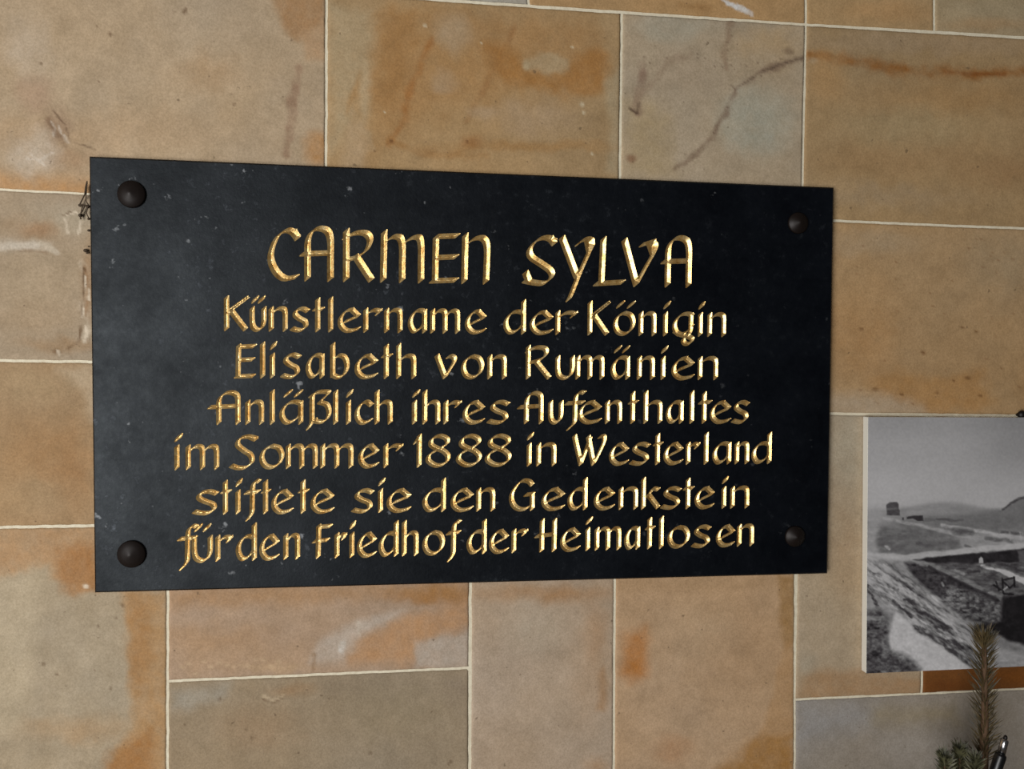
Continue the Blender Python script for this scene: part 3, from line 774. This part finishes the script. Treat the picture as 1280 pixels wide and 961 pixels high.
def cut(tri_xy, tri_s):
    """clip triangles (n,3,2) with values (n,3) to value>0 -> triangles, interpolated values, boundary segments"""
    n = (tri_s > 0).sum(1); T = [tri_xy[n == 3]]; Sg = []
    VS = [tri_s[n == 3]]
    for k in (1, 2):
        m = n == k
        xy = tri_xy[m]; s = tri_s[m]
        if not len(xy): continue
        lone = np.argmax(s > 0, 1) if k == 1 else np.argmax(s <= 0, 1)
        r_ = np.arange(len(xy))
        a = xy[r_, lone]; b = xy[r_, (lone+1) % 3]; c = xy[r_, (lone+2) % 3]
        sa = s[r_, lone]; sb = s[r_, (lone+1) % 3]; scc = s[r_, (lone+2) % 3]
        ab = a+(b-a)*(sa/(sa-sb))[:, None]; ac = a+(c-a)*(sa/(sa-scc))[:, None]
        zz = np.zeros(len(a))
        if k == 1:
            T.append(np.stack([a, ab, ac], 1)); VS.append(np.stack([sa, zz, zz], 1))
        else:
            T.append(np.stack([ab, b, c], 1)); VS.append(np.stack([zz, sb, scc], 1))
            T.append(np.stack([ab, c, ac], 1)); VS.append(np.stack([zz, scc, zz], 1))
        Sg.append(np.stack([ab, ac], 1))
    return np.concatenate(T), np.concatenate(VS), (np.concatenate(Sg) if Sg else np.zeros((0, 2, 2)))

def cell_tris(S, gx_, gz_, want):
    """triangles of the cells where want is true"""
    j, i = np.nonzero(want)
    x0 = gx_[i]; x1 = gx_[i+1]; z0 = gz_[j]; z1 = gz_[j+1]
    A = np.stack([x0, z0], -1); B = np.stack([x1, z0], -1); C = np.stack([x1, z1], -1); D = np.stack([x0, z1], -1)
    sa, sb, s2, sd = S[j, i], S[j, i+1], S[j+1, i+1], S[j+1, i]
    xy = np.concatenate([np.stack([A, B, C], 1), np.stack([A, C, D], 1)])
    sv = np.concatenate([np.stack([sa, sb, s2], 1), np.stack([sa, s2, sd], 1)])
    return xy, sv

SF = np.full((NZ, NX), -1.0)                 # signed outline field of all letters
DF = np.zeros((NZ, NX))                      # depth of the cut
OWN = np.full((NZ, NX), -1, int)
for li, (txt, exts, base, xh, nib, table) in enumerate(LINES):
    assert len(txt) == len(exts), (txt, len(txt), len(exts))
    for ch, ext in zip(txt, exts):
        st, w = strokes_px(ch, ext, base, xh, nib, table)
        allp = np.concatenate([np.array(s) for s in st]); mg = w*0.8+0.003
        i0 = max(int((allp[:, 0].min()-mg-GX0)/H_), 0); i1 = min(int((allp[:, 0].max()+mg-GX0)/H_)+2, NX)
        j0 = max(int((allp[:, 1].min()-mg-GZ0)/H_), 0); j1 = min(int((allp[:, 1].max()+mg-GZ0)/H_)+2, NZ)
        X, Z = np.meshgrid(gx[i0:i1], gz[j0:j1])
        s = letter_field(st, w, X, Z)
        cpos = (np.stack([s[:-1, :-1], s[:-1, 1:], s[1:, 1:], s[1:, :-1]]) > 0).sum(0)
        xy, sv = cell_tris(s, gx[i0:i1], gz[j0:j1], (cpos > 0) & (cpos < 4))
        _, _, sg = cut(xy, sv)
        ii = s > 0
        px_, pz_ = X[ii], Z[ii]
        d = np.full(px_.shape, 1.0)
        for k in range(0, len(sg), 40):
            g_ = sg[k:k+40]
            e = seg_dist(px_[:, None], pz_[:, None], g_[None, :, 0, 0], g_[None, :, 0, 1], g_[None, :, 1, 0], g_[None, :, 1, 1]).min(1)
            d = np.minimum(d, e)
        D = np.zeros_like(s); D[ii] = d
        sub = SF[j0:j1, i0:i1]; better = s > sub
        OWN[j0:j1, i0:i1] = np.where(better & (s > -0.002), li, OWN[j0:j1, i0:i1])
        SF[j0:j1, i0:i1] = np.maximum(sub, s)
        DF[j0:j1, i0:i1] = np.maximum(DF[j0:j1, i0:i1], D)

def tri_mesh(name, xyz):
    v = xyz.reshape(-1, 3)
    u, inv = np.unique(np.round(v, 7), axis=0, return_inverse=True)
    f = inv.reshape(-1, 3)
    ok = (f[:, 0] != f[:, 1]) & (f[:, 1] != f[:, 2]) & (f[:, 0] != f[:, 2])
    return u, f[ok]

plaque = empty('memorial_plaque', (0, 0, Z0-0.28))
tag(plaque, 'dark slate memorial plaque with gold engraved German inscription fixed to the sandstone wall', 'plaque')
PO = np.array([0, 0, Z0-0.28])

cp = (np.stack([SF[:-1, :-1], SF[:-1, 1:], SF[1:, 1:], SF[1:, :-1]]) > 0).sum(0)
# slab: front face with the letters cut out of it
xy, sv = cell_tris(-SF, gx, gz, (cp > 0) & (cp < 4))
T, _, _ = cut(xy, sv)
tv, tf = tri_mesh('slab', np.concatenate([T, np.full(T.shape[:2]+(1,), YF)], -1)[..., [0, 2, 1]])
Q = []
for j in range(NZ-1):
    free = np.concatenate([[0], (cp[j] == 0).astype(int), [0]])
    a = np.nonzero(np.diff(free) == 1)[0]; b2 = np.nonzero(np.diff(free) == -1)[0]
    for s_, e_ in zip(a, b2): Q.append((gx[s_], gz[j], gx[e_], gz[j+1]))
Q = np.array(Q)
qv = np.stack([np.stack([Q[:, 0], np.full(len(Q), YF), Q[:, 1]], -1), np.stack([Q[:, 2], np.full(len(Q), YF), Q[:, 1]], -1),
               np.stack([Q[:, 2], np.full(len(Q), YF), Q[:, 3]], -1), np.stack([Q[:, 0], np.full(len(Q), YF), Q[:, 3]], -1)], 1).reshape(-1, 3)
qf = np.arange(len(qv)).reshape(-1, 4)+len(tv)
BEV = 0.0022
ctr = sum(corner)/4
inn = [c2+np.array([BEV if c2[0] < ctr[0] else -BEV, BEV if c2[1] < ctr[1] else -BEV]) for c2 in corner]
gr = [np.array([gx[0], gz[-1]]), np.array([gx[-1], gz[-1]]), np.array([gx[-1], gz[0]]), np.array([gx[0], gz[0]])]
ev = []; ef = []; eb = len(tv)+len(qv)
for p in gr: ev.append([p[0], YF, p[1]])          # 0-3
for p in inn: ev.append([p[0], YF, p[1]])         # 4-7
for p in corner: ev.append([p[0], YF+BEV, p[1]])  # 8-11
for p in corner: ev.append([p[0], -0.0002, p[1]])     # 12-15
for k in range(4):
    n = (k+1) % 4
    for o_ in (0, 4, 8): ef.append([o_+k, o_+n, o_+4+n, o_+4+k])
ef.append([15, 14, 13, 12])
ef = np.array(ef)+eb
allv = np.concatenate([tv, qv, np.array(ev)])-PO
me = np_mesh('slab', allv, [tf, qf, ef])
bm = bmesh.new(); bm.from_mesh(me); bmesh.ops.recalc_face_normals(bm, faces=bm.faces[:]) if False else None; bm.free()
slab = obj('slab', me, plaque, [m_slate])

# the gold V-cuts, one mesh per line of the inscription
cown = np.maximum.reduce([OWN[:-1, :-1], OWN[:-1, 1:], OWN[1:, 1:], OWN[1:, :-1]])
for li in range(len(LINES)):
    want = (cp > 0) & (cown == li)
    xy, sv = cell_tris(SF, gx, gz, want)
    _, dv = cell_tris(DF, gx, gz, want)
    # carry the depth through the cut: interpolate along with the outline
    n = (sv > 0).sum(1)
    T, VS, _ = cut(xy, sv)
    # depth at a kept grid vertex is looked up, at a cut vertex it is zero
    gi = np.clip(np.rint((T[..., 0]-GX0)/H_).astype(int), 0, NX-1); gj = np.clip(np.rint((T[..., 1]-GZ0)/H_).astype(int), 0, NZ-1)
    dep = np.where(VS > 0, DF[gj, gi], 0.0)
    xyz = np.stack([T[..., 0], YF+0.0001+dep*TANV, T[..., 1]], -1)-PO
    v, f = tri_mesh('line', xyz)
    me = np_mesh('gold_lettering', v, [f], smooth=False)
    o = obj('gold_lettering', me, plaque, [m_gold])
    o['label'] = 'gold engraved line reading ' + LINE_TEXT[li]

# four bolt caps: low cones on a round rim
def bolt_cap(px, py, rad):
    p = W(px, py, YF)
    bm = bmesh.new()
    prof = [(rad*1.0, 0.0), (rad*1.0, 0.0022), (rad*.93, 0.0036), (rad*.55, 0.0064), (rad*.18, 0.0090), (rad*.05, 0.0096)]
    n = 40; rings = []
    for r_, h in prof:
        rings.append([bm.verts.new((r_*math.cos(2*PI*k/n), -h, r_*math.sin(2*PI*k/n))) for k in range(n)])
    for r0, r1 in zip(rings[:-1], rings[1:]):
        for k in range(n): bm.faces.new((r0[k], r0[(k+1) % n], r1[(k+1) % n], r1[k]))
    tip = bm.verts.new((0, -0.0097, 0))
    for k in range(n): bm.faces.new((rings[-1][k], rings[-1][(k+1) % n], tip))
    bm.faces.new(list(reversed(rings[0])))
    bmesh.ops.recalc_face_normals(bm, faces=bm.faces[:])
    o = bm_obj('bolt_cap', bm, m_bolt, plaque)
    o.location = (p[0], YF, p[1]-PO[2])
for px, py, r_ in ((165, 243, .0172), (165, 692, .0176), (997, 279, .0150), (993, 670, .0150)): bolt_cap(px, py, r_)

# ================================================================== THE PICTURE BOARD
#PRINT
YB = -0.0125
def print_grey(px, py):
    """tones of the old black-and-white photograph printed on the board"""
    n = lambda a, b, s: fbm(px/a, py/b, s, 4)
    g = 176 - 12*sstep(560, 520, py) + 10*sstep(560, 615, py) + 12*n(70, 40, 2)
    g = g - 16*sstep(1180, 1280, px)*sstep(640, 560, py)
    wx = px+5*n(14, 14, 5); wy = py+4*n(14, 10, 9)
    def put(g, mask, val): return g*(1-mask)+val*mask
    P = lambda pts, soft=2: 1-sstep(-soft, soft, poly_sd(wx, wy, pts))
    Ls = lambda pts, w, soft=1.5: (1-sstep(w*.32, w*.55+soft*1.3, line_dist(wx, wy, pts)))*np.clip(.82+1.5*fbm(px/6, py/2.6, 83, 3), .15, 1)
    # far dunes and the plain
    hor = 636-10*np.exp(-((px-1178)/45.0)**2)+2*n(20, 20, 4)
    g = put(g, sstep(hor-3, hor+4, py)*.75, 142+34*n(26, 5, 6))
    g = put(g, sstep(640, 652, py), 150+76*n(34, 4, 7)+30*n(9, 2.5, 17))
    g = put(g, P([(1075, 655), (1180, 668), (1290, 660), (1480, 690), (1480, 640), (1290, 634), (1230, 638)], 5)*.7, 116+22*n(16, 8, 8))
    g = put(g, P([(1248, 640), (1262, 630), (1275, 622), (1320, 612), (1480, 600), (1480, 660), (1255, 660)], 2), 128+26*n(12, 12, 3))
    g = put(g, Ls([(1253, 636), (1263, 628), (1272, 623), (1320, 612), (1400, 604)], 1.8, 1.2)*.8, 66)
    g = put(g, P([(1082, 632), (1105, 630), (1105, 650), (1120, 655), (1120, 700), (1082, 700)], 6)*.6, 172+14*n(10, 10, 1))
    # left field
    g = put(g, P([(1100, 656), (1150, 660), (1195, 672), (1220, 676), (1180, 688), (1150, 694), (1100, 694), (1094, 676)], 5)*.85, 114+50*n(20, 6, 12)+26*n(6, 3, 19))
    # roads
    g = put(g, Ls([(1104, 648), (1150, 656), (1195, 667), (1230, 672), (1290, 684)], 2.6)*.7, 186)
    g = put(g, Ls([(1175, 656), (1220, 662), (1250, 668), (1290, 674), (1400, 690)], 2.6)*.85, 194)
    g = put(g, P([(1200, 672), (1250, 668), (1300, 676), (1480, 700), (1480, 690), (1300, 684), (1200, 690)], 3)*.6, 176+24*n(20, 4, 13))
    g = put(g, Ls([(1190, 662), (1212, 664)], 4, 3)*.8, 92)
    g = put(g, Ls([(1232, 672), (1258, 674), (1264, 677)], 2.5, 2)*.8, 96)
    g = put(g, Ls([(1170, 648.5), (1201, 649)], 1.6, 1.4)*.8, 92)
    g = put(g, Ls([(1252, 664), (1275, 666)], 1.5, 1.5)*.7, 84)
    g = put(g, Ls([(1206, 682), (1212, 684)], 2, 1.5)*.8, 84)
    g = put(g, Ls([(1144, 678), (1150, 678)], 1.4, 1.2)*.7, 84)
    g = put(g, Ls([(1107, 681), (1111, 685)], 1.6, 1.2)*.8, 200)
    for x in (1262, 1275): g = put(g, Ls([(x, 664), (x, 674)], .8, .8)*.6, 190)
    # house and sheds
    sx = px+1.0*n(4, 4, 21); sy = py+1.0*n(4, 4, 22)
    S = lambda pts, soft=.8: 1-sstep(-soft, soft, poly_sd(sx, sy, pts))
    g = put(g, S([(1107, 630), (1111, 627), (1120, 626.5), (1122, 629), (1122, 635), (1123.5, 637), (1123.5, 643.5), (1107.5, 643)])*.95, 84+30*n(4, 3, 23))
    g = put(g, S([(1107, 634), (1121, 633), (1121, 636), (1107, 637)])*.5, 130)
    g = put(g, S([(1132, 645), (1140, 643.5), (1152, 643), (1153, 650), (1146, 650.5), (1140, 647), (1132, 648)])*.95, 60)
    g = put(g, S([(1126.5, 646), (1128.5, 646), (1128.5, 649), (1126.5, 649)])*.9, 50)
    g = put(g, S([(1155, 646), (1168, 647), (1168, 650.5), (1153, 651)])*.7, 112)
    # light track before the wall
    g = put(g, P([(1080, 690), (1130, 692), (1170, 688), (1220, 682), (1290, 675), (1480, 655), (1480, 664), (1290, 682), (1200, 692), (1140, 699), (1080, 702)], 1.6)*.9, 190+20*n(12, 4, 31))
    g = put(g, P([(1080, 700), (1140, 699), (1160, 705), (1200, 730), (1280, 800), (1400, 900), (1080, 900)], 4), 150+60*n(9, 6, 33))
    # enclosure wall, far side
    g = put(g, P([(1140, 698), (1180, 693), (1235, 690), (1290, 682), (1480, 664), (1480, 690), (1290, 700), (1225, 704), (1190, 706), (1160, 703)], 1.4), 54+16*n(10, 6, 34))
    g = put(g, P([(1272, 686), (1300, 684), (1300, 700), (1274, 702)], 1.5)*.8, 112+30*n(5, 5, 35))
    # graves inside
    g = put(g, P([(1160, 702), (1225, 704), (1290, 700), (1480, 690), (1480, 752), (1290, 745), (1255, 750), (1220, 735)], 2), 104+90*n(9, 3, 36)+40*n(3.5, 2, 38))
    g = put(g, Ls([(1192, 712), (1204, 716)], 2, 1.5)*.7, 186)
    g = put(g, Ls([(1210, 714), (1222, 713)], 2, 1.5)*.8, 66)
    g = put(g, P([(1239, 709), (1246, 708), (1290, 724), (1480, 790), (1480, 806), (1290, 733), (1262, 722)], 1.0), 204)
    g = put(g, Ls([(1244, 702), (1290, 716), (1400, 750)], 1.6, 1)*.8, 72)
    g = put(g, Ls([(1240, 706), (1290, 722)], 1.2, 1)*.6, 150)
    g = put(g, S([(1222.5, 703), (1222.5, 697), (1225, 694.5), (1227.5, 697), (1228, 703)])*.95, 196)
    g = put(g, Ls([(1225, 706), (1240, 709)], 2.4, 1), 206)
    # near wall: light coping, rubble face
    g = put(g, P([(1130, 701), (1158, 704), (1200, 722), (1250, 745), (1250, 785), (1215, 775), (1170, 745), (1140, 720)], 3), 72+46*n(10, 5, 37)+60*n(3.5, 2.5, 39))
    g = put(g, P([(1180, 728), (1250, 752), (1250, 782), (1200, 772), (1176, 750)], 5), 110+170*n(4, 2.6, 40))
    g = put(g, Ls([(1146, 702), (1165, 706), (1200, 722), (1235, 740), (1249, 745)], 6, 1.5), 146+40*n(6, 3, 41))
    g = put(g, Ls([(1160, 708), (1200, 727), (1246, 749)], 2.2, 1.5)*.9, 56)
    g = put(g, S([(1161, 742), (1170, 744), (1176, 749), (1166, 749)], 1.5)*.9, 186)
    g = put(g, Ls([(1175, 728), (1177, 731)], 1.5, 1)*.8, 190)
    # rails and the gate at the right
    for a, b2 in (((1252, 722), (1253, 740)), ((1252, 724), (1267, 721)), ((1267, 720), (1268, 732)), ((1253, 726), (1262, 734)), ((1262, 734), (1268, 728)), ((1241, 730), (1250, 736)), ((1244, 726), (1248, 737)), ((1254, 741), (1266, 742))):
        g = put(g, (1-sstep(.7, 1.7, seg_dist(sx, sy, *a, *b2)))*.9, 44)
    g = put(g, (1-sstep(.6, 1.5, seg_dist(sx, sy, 1254, 736, 1258, 733)))*.9, 190)
    g = put(g, P([(1252, 746), (1290, 741), (1480, 730), (1480, 800), (1290, 808), (1262, 800), (1240, 790), (1216, 782), (1250, 776)], 3), 46+14*n(8, 8, 42))
    # rutted track: torn light and dark streaks running down to the right
    U1 = (px*.80+py*.60); V1 = (py*.80-px*.60)
    streak = fbm(U1/15, V1/3.2, 45, 5)+.6*fbm(U1/6, V1/2.0, 46, 3)
    tr = P([(1078, 698), (1112, 702), (1160, 738), (1218, 790), (1250, 836), (1225, 845), (1190, 822), (1150, 790), (1118, 764), (1078, 728)], 6)
    g = put(g, tr*.85, np.clip(140+210*streak, 50, 214))
    for pts, w, val in (([(1086, 705), (1130, 737), (1175, 768), (1215, 802), (1240, 832)], 5, 188), ([(1100, 705), (1150, 737), (1200, 779), (1225, 802)], 3, 176),
                        ([(1083, 722), (1108, 745), (1128, 764), (1150, 780)], 4, 186), ([(1200, 790), (1228, 818)], 6, 190)):
        m_ = (1-sstep(w/2, w/2+3, line_dist(wx, wy, pts)))*np.clip(.6+2.2*fbm(U1/9, V1/3, 43, 3), 0, 1)
        g = put(g, m_, val)
    for pts, w in (([(1105, 745), (1125, 758), (1140, 770)], 1.6), ([(1083, 733), (1098, 757), (1102, 765)], 2), ([(1138, 758), (1158, 770)], 1.4), ([(1143, 782), (1170, 799), (1187, 812), (1207, 828)], 3.5),
                   ([(1088, 715), (1100, 718)], 1), ([(1110, 732), (1122, 736)], 1.4), ([(1130, 748), (1140, 752)], 1.2), ([(1180, 795), (1202, 808)], 3), ([(1165, 778), (1182, 786)], 1.8), ([(1118, 722), (1150, 744)], 1.2), ([(1150, 764), (1190, 786)], 1.4)):
        m_ = (1-sstep(w/2, w/2+2.6, line_dist(px+8*n(7, 7, 71), py+7*n(7, 7, 72), pts)))*np.clip(.75+2.6*fbm(U1/7, V1/3, 44, 3), 0, 1)
        g = put(g, m_*.85, 64)
    # bright sand
    g = put(g, P([(1119, 764), (1135, 776), (1144, 790), (1165, 800), (1180, 812), (1205, 828), (1222, 840), (1222, 860), (1120, 860), (1112, 810), (1110, 790)], 2.5), 200+14*n(14, 10, 46)+26*n(2.5, 2.5, 48))
    g = put(g, P([(1245, 805), (1290, 822), (1480, 870), (1480, 900), (1230, 900), (1240, 830)], 4)*.85, 182+50*n(7, 3, 47))
    # dark scrub at the lower left
    g = put(g, P([(1070, 765), (1105, 762), (1112, 780), (1108, 800), (1112, 812), (1135, 820), (1150, 836), (1150, 860), (1070, 860)], 5), 94+120*n(7, 5.0, 50)+70*n(3, 2.4, 51))
    g = put(g, Ls([(1084, 772), (1104, 771)], 3, 2)*.7, 170)
    g = g+26*fbm(px/7, py/5, 61, 4)*sstep(640, 665, py)+12*fbm(px/2.2, py/2.2, 60, 2)
    g = np.clip((g-128)*1.06+120, 30, 214)
    return g

def build_print():
    tl = W(1085, 521.3, YB); bl = W(1082.8, 841.5, YB); br1 = W(1280, 832.5, YB); tr1 = W(1280, 521.8, YB)
    k = 2.25                                  # the board runs on beyond the picture's edge
    tr_ = tl+(tr1-tl)*k; br = bl+(br1-bl)*k
    root = empty('photo_board', (tl[0], 0, bl[1]))
    tag(root, 'mounted black and white landscape photograph with white edges hung on the wall', 'picture')
    ro = np.array([tl[0], 0, bl[1]])
    us = np.concatenate([np.linspace(0, 1.02/k, 205), np.linspace(1.02/k, 1, 40)[1:]]); vs = np.linspace(0, 1, 300)
    U, V_ = np.meshgrid(us, vs)
    X = (tl[0]*(1-U)+tr_[0]*U)*(1-V_)+(bl[0]*(1-U)+br[0]*U)*V_
    Z = (tl[1]*(1-U)+tr_[1]*U)*(1-V_)+(bl[1]*(1-U)+br[1]*U)*V_
    px = 1084+U*k*196; py = 521.5+V_*(320-(U*k)*9)
    g = print_grey(px, py)
    idx = np.arange(U.size).reshape(U.shape)
    f = np.stack([idx[:-1, :-1], idx[1:, :-1], idx[1:, 1:], idx[:-1, 1:]], -1).reshape(-1, 4)
    me = np_mesh('print', np.stack([X, np.full_like(X, YB-0.0004), Z], -1).reshape(-1, 3)-ro, [f], smooth=True)
    dk = np.clip((110-g)/80, 0, 1)
    rgb = lin(np.stack([g*(1.0+.04*dk), g*(.99-.03*dk), g*(.99+.03*dk)], -1).reshape(-1, 3))
    set_colour(me, rgb)
    obj('print', me, root, [m_print])
    cs = [tl, tr_, br, bl]
    vv = [[p[0], YB, p[1]] for p in cs]+[[p[0], -0.0002, p[1]] for p in cs]
    ff = np.array([[0, 3, 2, 1], [4, 5, 6, 7], [0, 1, 5, 4], [1, 2, 6, 5], [2, 3, 7, 6], [3, 0, 4, 7]])
    me = np_mesh('board', np.array(vv)-ro, [ff])
    bm = bmesh.new(); bm.from_mesh(me); bmesh.ops.recalc_face_normals(bm, faces=bm.faces[:])
    bmesh.ops.bevel(bm, geom=list(bm.edges), offset=0.0006, segments=2, affect='EDGES'); bm.to_mesh(me); bm.free()
    obj('board', me, root, [m_board_edge])['label'] = 'white board edge'
build_print()

# domed nail above the picture board
p = W(1275.5, 519, -0.004)
bm = bmesh.new(); n = 20
prof = [(.0025, -.004), (.0025, .006), (.0066, .006), (.0064, .0080), (.0052, .0100), (.0030, .0113), (.0010, .0117)]
rings = [[bm.verts.new((r_*math.cos(2*PI*k/n), -h, r_*math.sin(2*PI*k/n))) for k in range(n)] for r_, h in prof]
for r0, r1 in zip(rings[:-1], rings[1:]):
    for k in range(n): bm.faces.new((r0[k], r0[(k+1) % n], r1[(k+1) % n], r1[k]))
bm.faces.new(rings[-1]); bm.faces.new(list(reversed(rings[0])))
bmesh.ops.recalc_face_normals(bm, faces=bm.faces[:])
nail = bm_obj('nail', bm, m_nail); nail.location = (p[0], 0.0, p[1]+0.001)
tag(nail, 'small dark round nail head at the top edge of the landscape photograph', 'nail')

# dusty web and dirt caught between the plaque and the wall
bm = bmesh.new()
def strand(pts, r0=.0007, y=-0.003):
    r0 *= .75
    q = [P3(px, py, y if k % 2 else y*1.6) for k, (px, py) in enumerate(pts)]
    tube(bm, q, [r0*(1+.5*random.random()) for _ in q], 6)
strand([(109, 226), (107, 234), (106, 243), (102, 251), (99.5, 256)], .0009)
strand([(109, 228), (108, 240), (107, 250), (111, 257)], .0008)
strand([(99.5, 256), (105, 256), (111, 258)], .0008)
strand([(103, 258), (101, 266), (99, 270)], .0008)
strand([(106, 257), (103, 264), (100, 268), (101, 274)], .0010)
strand([(110, 258), (108, 266), (111, 273)], .0007)
for px, py, r_ in ((100, 256.5, .0022), (110, 258, .0024), (100.5, 269, .0026), (111, 273.5, .0018), (111, 288, .0018), (107, 313, .0026), (109, 316, .0016), (111, 308, .0012)):
    m4 = Matrix.Translation(P3(px, py, -0.0022)) @ Matrix.Diagonal((1.1, .8, .9, 1))
    bmesh.ops.create_icosphere(bm, subdivisions=2, radius=r_, matrix=m4)
web = bm_obj('cobweb', bm, m_web)
tag(web, 'dirty brown cobweb clinging to the upper corner edge of the dark plaque', 'cobweb'); web['kind'] = 'stuff'

# ================================================================== THE GREENERY
#TWIGS
def needle(bm, p, d, L, w):
    d = d.normalized(); a = d.orthogonal().normalized(); b2 = d.cross(a)
    mid = p+d*L*.55; tip = p+d*L
    r0 = [bm.verts.new(p+(a*math.cos(t)+b2*math.sin(t))*w*.6) for t in (0, PI*2/3, PI*4/3)]
    r1 = [bm.verts.new(mid+(a*math.cos(t)+b2*math.sin(t))*w) for t in (0, PI*2/3, PI*4/3)]
    t_ = bm.verts.new(tip)
    for k in range(3):
        bm.faces.new((r0[k], r0[(k+1) % 3], r1[(k+1) % 3], r1[k])); bm.faces.new((r1[k], r1[(k+1) % 3], t_))

YT = -0.13
def twig(name, label, path, r0, r1, nn, L, spread, mats, tip=0, wn=.0008, start=0.0, cat='branch', gaps=None):
    base = path[0]; root = empty(name, base); tag(root, label, cat)
    pts = [p-base for p in path]
    bm = bmesh.new(); n = len(pts)
    tube(bm, pts, [r0+(r1-r0)*k/(n-1) for k in range(n)], 10)
    bm_obj('stem', bm, mats[0], root)
    bm = bmesh.new()
    for k in range(nn+tip):
        t = start+(1-start)*((k+random.random())/nn) if k < nn else 1-random.random()*.07
        t = min(t, .999)
        j = min(int(t*(n-1)), n-2); u = t*(n-1)-j
        p = pts[j].lerp(pts[j+1], u); ax = (pts[j+1]-pts[j]).normalized()
        an = k*2.39996+random.uniform(-.3, .3)
        a = ax.orthogonal().normalized(); b2 = ax.cross(a); rad = a*math.cos(an)+b2*math.sin(an)
        s = spread*random.uniform(.8, 1.2)*(1 if k < nn else random.uniform(.2, 1))
        needle(bm, p+rad*(r0+(r1-r0)*t)*.8, ax*math.cos(s)+rad*math.sin(s), L*random.uniform(.75, 1.15), wn)
    nb = bm_obj('needles', bm, mats[1], root, smooth=False)
    return root

def tp(px, py, y=YT): return P3(px, py, y)
mid = [tp(1229, 960), tp(1230, 930), tp(1231, 900), tp(1231, 865), tp(1230.5, 830), tp(1230, 796)]
foot = mid[0].copy(); foot.z = LEDGE; foot.x -= .004
twig('spruce_branch', 'tall dry upright spruce branch in front of the landscape photograph', [foot]+mid, .0068, .0028, 240, .025, .70, (m_bark, m_needle), tip=80, wn=.0009, start=.22)

def bushy(px, py, y, h, label, lean):
    top = tp(px, py, y); base = Vector((top.x+lean, y, LEDGE))
    pth = [base.lerp(top, k/5)+Vector((lean*-.25*math.sin(PI*k/5), 0, 0)) for k in range(6)]
    return twig('conifer_sprig', label, pth, .003, .0016, 230, .0165, .80, (m_bark, m_needle2), tip=50, wn=.0013, start=.35)
bushy(1181, 947, YT-.010, 0, 'short grey green conifer sprig, the outermost one away from the tall spruce branch', .028)
bushy(1200, 938, YT+.012, 0, 'short grey green conifer sprig, tallest and middle one of the three sprigs', .018)
bushy(1219, 950, YT-.025, 0, 'lowest short conifer sprig, touching the base of the tall spruce branch', .006)

# black stick with a bright metal neck
a = tp(1246, 958, YT-.03); t_ = tp(1252, 941, YT-.03); d = (t_-a).normalized()
k = (LEDGE-a.z)/d.z; foot = a+d*k
root = empty('garden_stake', foot)
tag(root, 'black stick with shiny silver top leaning beside the tall spruce branch', 'stick')
q = lambda px, py: tp(px, py, YT-.03)-foot
bm = bmesh.new()
tube(bm, [Vector((0, 0, 0)), q(1246, 958), q(1250.5, 945), q(1251.4, 942.6), q(1251.8, 941.4)], [.0068, .0068, .0068, .0062, .0040], 20)
bm_obj('grip', bm, m_black, root)['label'] = 'black grip'
bm = bmesh.new()
tube(bm, [q(1251.5, 942.5), q(1256, 925), q(1256.3, 923.8)], [.0046, .0046, .0034], 20)
bm_obj('metal_neck', bm, m_steel, root)
bm = bmesh.new()
tube(bm, [q(1256.2, 924.5), q(1257, 921), q(1257.4, 919)], [.0022, .0024, .0012], 12)
bm_obj('tip', bm, m_nail, root)
